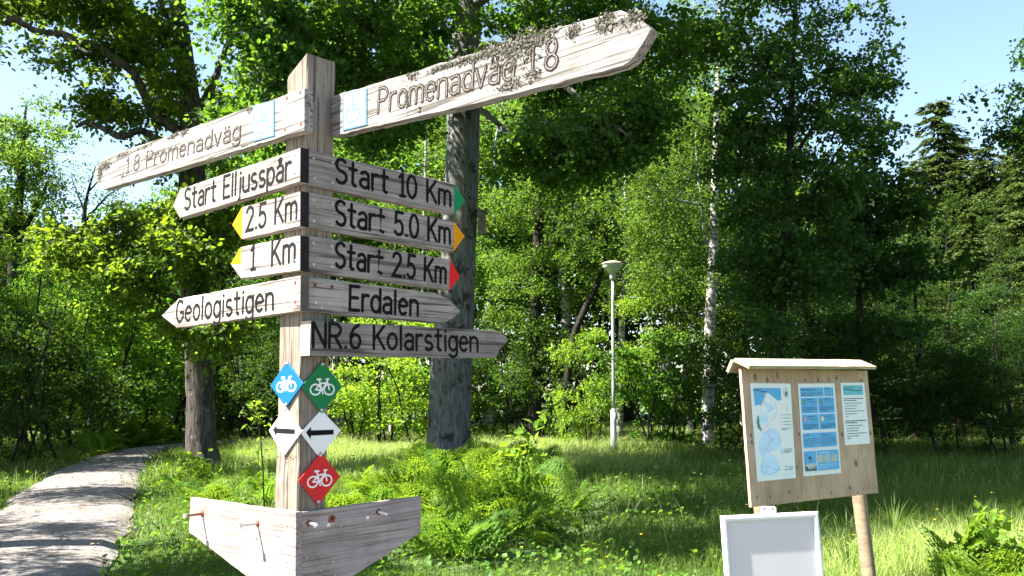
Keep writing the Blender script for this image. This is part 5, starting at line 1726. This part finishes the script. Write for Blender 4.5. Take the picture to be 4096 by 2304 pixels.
# a tall oak left of the view: its unseen crown is shaped to shade the meadow
rgo = np.random.default_rng(61)
C = []
for (cx, cyy, cz, rx, ry, rz, n) in ((-2.2, 13.6, 12.8, 5.2, 3.4, 1.7, 420), (2.4, 10.6, 12.6, 3.2, 3.4, 1.4, 240), (7.5, 11, 12.6, 3.6, 3.6, 1.4, 170), (-4.2, 9.8, 12.4, 3.4, 1.5, 1.2, 240), (-6.6, 7.2, 11.5, 2.0, 1.0, 1.0, 50), (-10.9, 6.1, 11.3, 1.1, .8, .8, 80)):  # the far right lobe is added only to block sky light
    q = rgo.standard_normal((n, 3))
    q /= np.linalg.norm(q, axis=1)[:, None]
    C.append(np.array([cx, cyy, cz]) + q * (rgo.uniform(0, 1, n) ** .42)[:, None] * np.array([rx, ry, rz]))
C = np.concatenate(C)
o = thing("oak_tree", "tall unseen oak left of the path, its high crown shaped to shade the meadow", "tree", (-9.2, 8.6, 0))
g = Geo()
L0 = np.array([-9.2, 8.6, 0])
grow(g, rgo, (np.array([[-9.2, 8.6, -.1], [-9.1, 8.6, 4], [-8.7, 8.7, 8], [-8, 9, 11], [-7.4, 9.2, 13.5]]) - L0, np.array([.30, .26, .22, .15, .05])),
     [(np.array([[-8.5, 8.8, 9], [-6.5, 9.4, 10.8], [-4, 12, 12], [-1.5, 13, 12.8]]) - L0, np.array([.14, .10, .07, .03]))], C - L0, 12, .03, .01, maxlen=11)
g.build("trunk", BK_OAK, o, True)
g = Geo()
spray(g, rgo, C - L0, .6 * rgo.uniform(.7, 1.3, len(C)), 110, .135, T_OAK, .25, .6)
g.build("crown", L_DARK, o)

# the far wood, one mass
g = Geo()
rgw = np.random.default_rng(77)
n = 14000
px = rgw.uniform(-350, 2900, n)
d = rgw.uniform(46, 60, n)
topy = np.interp(px, [-350, 0, 250, 420, 700, 1500, 1900, 2100, 2300, 2900], [420, 480, 640, 560, 120, 60, 260, 500, 520, 460])
x = (px - 1288) / KPX * d
zt = 1.6 + (985 - topy) / KPX * d
z = rgw.uniform(0, 1, n) ** .9 * zt * (1 + .10 * np.sin(x * .8) + .06 * np.sin(x * 2.1 + 1))
C = np.column_stack([x, d, z])
spray(g, rgw, C, rgw.uniform(.7, 1.5, n), 13, .36, T_WIDE, .2, 3.0)
tag(g.build("far_wood", L_WOOD), "deep green wood closing the view behind all the single trees", "wood", kind="stuff")
# ------------------------------------------------------------------ grass, herbs, ferns
rg = np.random.default_rng(42)
def sample_ground(n, d0, d1, power, halfw=.68):
    u = rg.uniform(0, 1, n)
    k = 2 - power
    d = (d0 ** k + u * (d1 ** k - d0 ** k)) ** (1 / k)
    x = rg.uniform(-1, 1, n) * (halfw * d + 1.0)
    return np.column_stack([x, d])
GN = np.random.default_rng(8).uniform(0, 6.28, (8, 3))
def lump(p, f=1.0):
    s = 0
    for i, (a, b, c) in enumerate(GN):
        s = s + np.sin(p[:, 0] * f * math.cos(a) * (0.5 + i * .35) + p[:, 1] * f * math.sin(a) * (.5 + i * .35) + b)
    return s / 8.0
E1 = resample(pr_, 300)
def path_dist(p):
    return np.min(np.linalg.norm(p[:, None] - np.vstack([resample(pl_, 120), resample(pr_, 120)])[None], axis=2), axis=1)

def grass_patch(pts, h, w, seed, name, label, mat):
    r = np.random.default_rng(seed)
    n = len(pts)
    a = r.uniform(0, 6.28, n)
    lean = r.uniform(.10, .85, n)
    ld = r.uniform(0, 6.28, n)
    S = np.column_stack([np.cos(a), np.sin(a), np.zeros(n)])
    Ld = np.column_stack([np.cos(ld), np.sin(ld), np.zeros(n)])
    b = np.column_stack([pts, hgt(pts[:, 0], pts[:, 1]) - .03])
    m = b + Ld * (h * lean * .35)[:, None] + np.array([0, 0, 1]) * (h * .55)[:, None]
    t = b + Ld * (h * lean)[:, None] + np.array([0, 0, 1]) * (h * (1 - .35 * lean))[:, None]
    V = np.stack([b - S * w[:, None] / 2, b + S * w[:, None] / 2, m + S * w[:, None] * .4, m - S * w[:, None] * .4, t], 1)
    i = np.arange(n) * 5
    g = Geo()
    g.add(V.reshape(-1, 3), np.stack([i, i + 1, i + 2, i + 3], 1))
    g.f.append((np.stack([i + 3, i + 2, i + 4], 1), 0))
    return tag(g.build(name, mat), label, "grass", kind="stuff")

p = sample_ground(340000, 6.2, 40, 1.5)
pd = np.zeros(len(p))
for k in range(0, len(p), 20000):
    pd[k:k + 20000] = path_dist(p[k:k + 20000])
inside = in_poly(p, PATH_POLY)
keep = (~inside) | (pd < .10 * rg.uniform(0, 1, len(p)) ** 2 * 4)
keep &= lump(p, 1.1) + rg.uniform(-.5, .9, len(p)) > -.35
p, pd = p[keep], pd[keep]
tall = np.clip((p[:, 1] - 9) / 7, .0, 1)
h = (.16 + .09 * tall + .12 * lump(p, .8)) * rg.uniform(.55, 1.35, len(p))
h = np.clip(h * np.clip(.35 + pd / 1.2, 0, 1), .06, .8)
right = (p[:, 0] > .22 * p[:, 1])
h = np.where(right & (p[:, 1] < 12), h * 1.6, h)
w = .0026 + .00050 * p[:, 1]
fpoly = np.array([ground_at(x * 1.5901, y * 1.5901)[:2] for x, y in [(900, 1400), (1060, 1190), (1230, 1180), (1480, 1200), (1560, 1290), (1420, 1420), (1150, 1449)]])
keep = ~in_poly(p, fpoly) | (rg.uniform(0, 1, len(p)) < .3)
p, h, w = p[keep], h[keep], w[keep]
pale = (p[:, 1] > 16.5 + rg.normal(0, .8, len(p))) & (p[:, 0] > -.32 * p[:, 1]) & (p[:, 0] < .15 * p[:, 1] + rg.normal(0, .8, len(p)))  # zones where sunlight is put into the blade colour
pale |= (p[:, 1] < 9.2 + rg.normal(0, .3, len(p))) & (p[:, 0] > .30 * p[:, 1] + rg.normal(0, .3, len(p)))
wr = w * rg.uniform(.6, 1.4, len(p))
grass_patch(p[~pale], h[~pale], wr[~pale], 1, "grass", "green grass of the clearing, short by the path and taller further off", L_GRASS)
grass_patch(p[pale], h[pale] * 1.1, wr[pale], 2, "sun_tinted_grass", "flowering meadow grass tinted paler to carry the sunlight, behind the signpost and lamp", L_SUN_TINT)

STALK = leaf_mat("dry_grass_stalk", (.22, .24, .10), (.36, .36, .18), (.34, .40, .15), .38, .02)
q = sample_ground(9000, 9, 34, 1.2)
q2 = sample_ground(26000, 17, 34, 1.0)  # extra pale stalks, brightening the sunlit strip by colour
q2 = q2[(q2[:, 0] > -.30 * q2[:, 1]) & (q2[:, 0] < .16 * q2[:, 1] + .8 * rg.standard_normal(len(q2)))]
q = np.vstack([q, q2])
q = q[~in_poly(q, PATH_POLY) & (lump(q, .6) + rg.uniform(-.4, .4, len(q)) > -.05)]
grass_patch(q, rg.uniform(.20, .48, len(q)), (.0025 + .0004 * q[:, 1]) * rg.uniform(.6, 1.2, len(q)), 7, "grass_stalks", "pale dry stalks in the meadow grass, set denser to brighten the sunlit strip", STALK)

# broad-leaved herbs hugging the ground
g = Geo()
p = sample_ground(30000, 6.3, 24, 1.7, .64)
q = lump(p, 1.6)
keep = (q + rg.uniform(-.4, .4, len(p)) > .0) & ~in_poly(p, PATH_POLY) & (p[:, 0] < .30 * p[:, 1])
p = p[keep]
n = len(p)
a = rg.uniform(0, 6.28, n)
D = np.column_stack([np.cos(a), np.sin(a), rg.uniform(.1, 1.2, n)])
Nn = np.array([0, 0, 1.0]) + rg.standard_normal((n, 3)) * .35
pos = np.column_stack([p, hgt(p[:, 0], p[:, 1]) + rg.uniform(0, .20, n)])
add_leaves(g, rg, pos, D, Nn, rg.uniform(.03, .08, n), T_WIDE)
tag(g.build("ground_cover", L_HERB), "low broad-leaved herbs among the grass below the signpost", "herbs", kind="stuff")

YEL = plain("buttercup_yellow", (.75, .52, .01), .5, 0, .1)
g = Geo()
p = sample_ground(420, 6.5, 22, 1.2, .64)
keep = (lump(p, .7) + rg.uniform(-.3, .3, len(p)) > -.05) & ~in_poly(p, PATH_POLY) & (p[:, 0] > -.05 * p[:, 1])
p = p[keep]
for k in range(len(p)):
    c = np.array([p[k, 0], p[k, 1], rg.uniform(.22, .42)])
    r_ = .010 + .0004 * p[k, 1]
    an = np.linspace(0, 6.28, 6)[:-1] + rg.uniform(0, 1)
    v = np.vstack([c, [c + np.array([math.cos(t) * r_, math.sin(t) * r_, r_ * .45]) for t in an]])
    g.add(v, [(0, 1 + j, 1 + (j + 1) % 5) for j in range(5)], 0)
    g.tube([c - (0, 0, .2), c], [.0015, .001], 3, 1, cap=False)
tag(g.build("buttercups", [YEL, L_GRASS]), "small yellow buttercups scattered in the grass", "flowers", kind="stuff")

# fallen leaves and tufts on the gravel
g = Geo()
LITTER = plain("dry_leaf_litter", (.20, .13, .07), .9, 0, .5, 50)
n = 1600
t = rg.integers(10, 60, n)
u = rg.beta(.7, .7, n)
pos2 = A_[t] * (1 - u)[:, None] + B2[t] * u[:, None] + rg.normal(0, .12, (n, 2))
pos = np.column_stack([pos2, np.full(n, .088)])
a = rg.uniform(0, 6.28, n)
add_leaves(g, rg, pos, np.column_stack([np.cos(a), np.sin(a), rg.uniform(-.05, .2, n)]), np.array([0, 0, 1.0]) + rg.standard_normal((n, 3)) * .2, rg.uniform(.02, .06, n), T_WIDE)
tag(g.build("leaf_litter", LITTER), "dry leaves strewn over the gravel path", "leaf litter", kind="stuff")

# ferns: arching fronds of tapering leaflets
def frond_mesh(seed, L=1.0):
    r = np.random.default_rng(seed)
    g = Geo()
    n = 20
    t = np.linspace(0, 1, n)
    bend = r.uniform(.15, .6)
    px = L * (t * .68 + .2 * t * t * bend)
    pz = L * (.74 * t - .62 * bend * t ** 2.1)
    py = L * .05 * np.sin(t * 3 + r.uniform(0, 3)) * t
    mid = np.column_stack([px, py, pz])
    g.tube(mid, np.linspace(.006, .0015, n), 3, cap=False)
    T = vn(np.gradient(mid, axis=0))
    S = np.tile([0.0, 1, 0], (n, 1))
    U = vn(np.cross(S, T)) * -1
    U[U[:, 2] < 0] *= -1
    pos, D, Nn, sz = [], [], [], []
    m = 11
    for k in range(m):
        f = .26 + .72 * k / (m - 1)
        i = f * (n - 1)
        i0 = min(int(i), n - 2)
        c = mid[i0] + (mid[i0 + 1] - mid[i0]) * (i - i0)
        plen = L * .34 * math.sin(math.pi * min(1, (1.03 - f) / .76) ** .75 * .62) + .012
        for s in (-1, 1):
            dr = nrm(S[i0] * s + T[i0] * .45 + U[i0] * r.uniform(-.10, .12) - np.array([0, 0, .14]))
            nn = nrm(U[i0] + r.normal(0, .12, 3))
            side = nrm(np.cross(nn, dr))
            npn = 4 if plen > .10 else 3
            for j in range(npn):
                g_ = (j + .5) / npn
                q = c + dr * plen * g_ - np.array([0, 0, .12]) * plen * g_ ** 2
                pl = .105 * L * (1 - g_) ** .7 * (plen / (L * .28)) + .015
                for s2 in (-1, 1):
                    pos.append(q); D.append(side * s2 + dr * .55); Nn.append(nn + r.normal(0, .15, 3)); sz.append(pl)
            pos.append(c + dr * plen * .93); D.append(dr); Nn.append(nn); sz.append(.05 * L)
    add_leaves(g, r, np.array(pos), np.array(D), np.array(Nn), np.array(sz), T_DIAMOND)
    return g.mesh("frond", L_FERN)
L_FERN2 = leaf_mat("green_fern", (.045, .105, .014), (.08, .15, .022), (.22, .40, .03), .42, .006)
FROND = [frond_mesh(i) for i in range(8)]
for me in FROND[5:]:
    me.materials[0] = L_FERN2
def fern(x, y, size, n, label, group, seed):
    r = np.random.default_rng(seed)
    o = thing("fern", label, "fern", (x, y, 0), group, r.uniform(0, 6.28))
    for k in range(n):
        c = link("frond", FROND[r.integers(0, 8)], o)
        c.rotation_euler = (r.normal(0, .22), r.normal(-.12, .35), k * 6.283 / n + r.normal(0, .25))
        s = size * r.uniform(.55, 1.25)
        c.scale = (s, s, s)
        c.location = (r.normal(0, .04), r.normal(0, .04), 0)
seed = 100
def fern_region(pts, n, size, label, group, fr=6):
    """pts: a list of (px, py) ground pixels in the 2576-wide view spanning a polygon"""
    global seed
    w = np.array([ground_at(x * 1.5901, y * 1.5901)[:2] for x, y in pts])
    lo, hi = w.min(0), w.max(0)
    r = np.random.default_rng(seed)
    k = 0
    placed = []
    for _ in range(4000):
        q = r.uniform(lo, hi)
        if k >= n:
            break
        if not in_poly(q[None], w)[0] or in_poly(q[None], PATH_POLY)[0]:
            continue
        if placed and np.min(np.linalg.norm(np.array(placed) - q, axis=1)) < size * .30:
            continue
        placed.append(q)
        fern(q[0], q[1], size * r.uniform(.6, 1.3), fr, label, group, seed + k)
        k += 1
    seed += 500
fern_region([(900, 1400), (1060, 1190), (1230, 1180), (1400, 1195), (1450, 1290), (1400, 1400), (1150, 1449)], 88, .62, "bright bracken fern of the big clump right of the signpost", "ferns of the big clump")
fern_region([(840, 1290), (930, 1240), (1060, 1250), (1060, 1449), (900, 1449)], 20, .58, "bracken fern behind the right bolt plank", "ferns behind the bolt plank")
fern_region([(555, 1250), (690, 1230), (690, 1300), (520, 1320)], 7, .6, "small fern in the grass left of the post, behind the left bolt plank", "ferns left of the post")
fern_region([(440, 1215), (540, 1210), (550, 1270), (430, 1290)], 5, .55, "fern at the foot of the oak", "ferns at the oak's foot")
fern_region([(230, 1128), (300, 1112), (440, 1108), (455, 1120), (240, 1150)], 30, .9, "sunlit fern along the far left edge of the path", "ferns along the path's far edge", 6)
fern_region([(2400, 1520), (2560, 1480), (2760, 1500), (2700, 1600), (2380, 1600)], 22, .5, "yellow-green fern in the sunlit lower right corner", "ferns in the lower right corner")
fern_region([(1080, 1180), (1200, 1176), (1330, 1172), (1300, 1200), (1080, 1200)], 20, .42, "fern at the foot of the thick grey trunk", "ferns at the grey trunk's foot")

# saplings and single plants
def sapling(name, label, cat, stem, C, size, per, rad, tpl, mat, seed, d, flat=.5, barkm=None):
    r = np.random.default_rng(seed)
    pts = np.array([P(x, y, d) for x, y in stem])
    pts[0][2] = 0
    loc = np.array([pts[0][0], pts[0][1], 0])
    o = thing(name, label, cat, loc)
    Cc = np.array([P(x, y, d + r.normal(0, .12)) for x, y in C])
    g = Geo()
    grow(g, r, (pts - loc, np.linspace(.011, .003, len(pts))), [], Cc - loc, 6, .03, .004)
    g.build("stem", barkm or BK_DARK, o, True)
    g = Geo()
    spray(g, r, Cc - loc, np.full(len(Cc), rad), per, size, tpl, .15, flat, ntw=5)
    g.build("foliage", mat, o)
sapling("maple_sapling", "thin leaning maple sapling with yellow-green leaves rising from the ferns", "sapling", [(1262, 1420), (1268, 1330), (1290, 1240), (1312, 1170), (1340, 1110), (1362, 1050)],
        [(1362, 1040), (1350, 1062), (1340, 1085), (1325, 1120), (1300, 1118), (1285, 1125), (1340, 1140), (1262, 1180), (1258, 1200), (1310, 1215), (1320, 1200), (1290, 1225), (1270, 1260), (1345, 1105), (1300, 1150)], .15, 9, .20, T_OAK, L_LIME, 501, 12.5)
sapling("sapling", "small bright sapling with pale leaves low in front of the ferns", "sapling", [(1395, 1430), (1400, 1370), (1412, 1320), (1425, 1290)],
        [(1425, 1285), (1415, 1305), (1400, 1325), (1390, 1340), (1410, 1350), (1385, 1310), (1435, 1310), (1400, 1365), (1380, 1330)], .085, 12, .13, T_WIDE, L_LIME, 502, 9.5)
sapling("rowan_sapling", "tall thin rowan sapling left of the post", "sapling", [(665, 1330), (662, 1200), (655, 1100), (645, 1040), (638, 1010)],
        [(638, 1008), (642, 1025), (628, 1045), (650, 1060), (660, 1100), (640, 1050), (665, 1150), (650, 1130)], .10, 9, .16, T_LONG, L_LIME, 503, 11)
sapling("willow_shoot", "leafy sunlit willow shoot in the lower right corner", "shrub", [(2500, 1600), (2498, 1500), (2490, 1400), (2485, 1330), (2478, 1290)],
        [(2478, 1290), (2486, 1310), (2470, 1325), (2500, 1325), (2484, 1350), (2415, 1360), (2425, 1380), (2455, 1362), (2470, 1375), (2510, 1380), (2430, 1410), (2450, 1430), (2490, 1420), (2520, 1400), (2405, 1400), (2460, 1400), (2540, 1385), (2550, 1420), (2480, 1450), (2440, 1460), (2530, 1450)],
        .085, 16, .14, T_WIDE, L_LIME, 504, 6.6, .6)
sapling("shrub", "low broad-leaved shrub with pale leaves in the shade right of the ferns", "shrub", [(1680, 1330), (1676, 1290), (1672, 1255), (1668, 1230)],
        [(1668, 1232), (1680, 1240), (1660, 1250), (1690, 1262), (1650, 1262), (1640, 1275), (1700, 1280)], .10, 10, .16, T_WIDE, L_HERB, 505, 13)
sapling("shrub", "small yellow-leaved shrub at the foot of the oak", "shrub", [(470, 1290), (475, 1240), (480, 1190), (490, 1150)],
        [(475, 1160), (455, 1180), (500, 1165), (440, 1200), (480, 1195), (520, 1190), (460, 1215), (500, 1215), (535, 1200), (430, 1225), (475, 1235), (445, 1160), (510, 1145)], .11, 16, .26, T_OAK, L_LIME, 506, 15)

sapling("shrub", "yellow-green shrub filling the lower right corner", "shrub", [(2560, 1640), (2555, 1560), (2550, 1480), (2548, 1420)],
        [(x, y) for x in range(2440, 2700, 22) for y in range(1385 + abs(x - 2560) // 3, 1560, 26)], .062, 16, .13, T_WIDE, L_LIME, 510, 7.0, .6)
# tall bent blades by the notice board post
g = Geo()
def tuft(px, py, d, n, L, seed):
    r = np.random.default_rng(seed)
    c = ground_at(px * 1.5901, py * 1.5901)
    c = np.array([ground_x(px, d), d, 0])
    g = Geo()
    for k in range(n):
        a = r.uniform(0, 6.28)
        l = L * r.uniform(.5, 1.1)
        o = np.array([math.cos(a), math.sin(a), 0])
        s = np.array([-o[1], o[0], 0])
        b0 = c + o * r.uniform(0, .10)
        sp_ = r.uniform(.2, .7)
        pts = [b0 + o * l * sp_ * t ** 1.6 + np.array([0, 0, l * (t - .35 * sp_ * t * t)]) for t in np.linspace(0, 1, 6)]
        w = .006 * np.array([1, 1, .9, .7, .45, .05])
        V = [q + s * sg * wi for q, wi in zip(pts, w) for sg in (-1, 1)]
        g.add(V, [(2 * i, 2 * i + 1, 2 * i + 3, 2 * i + 2) for i in range(5)])
    return g
for (px, py, d, n, L, lab, sd) in ((2225, 0, 9.4, 40, .5, "tuft of long grass blades just right of the notice board's post", 1), (2110, 0, 7.4, 34, .6, "tuft of grass between the white stand and the notice board's post", 2), (1990, 0, 11, 40, .6, "tuft of pale grass in the shade left of the white stand", 3)):
    tag(tuft(px, py, d, n, L, sd).build("grass_tuft", L_GRASS), lab, "grass tuft")
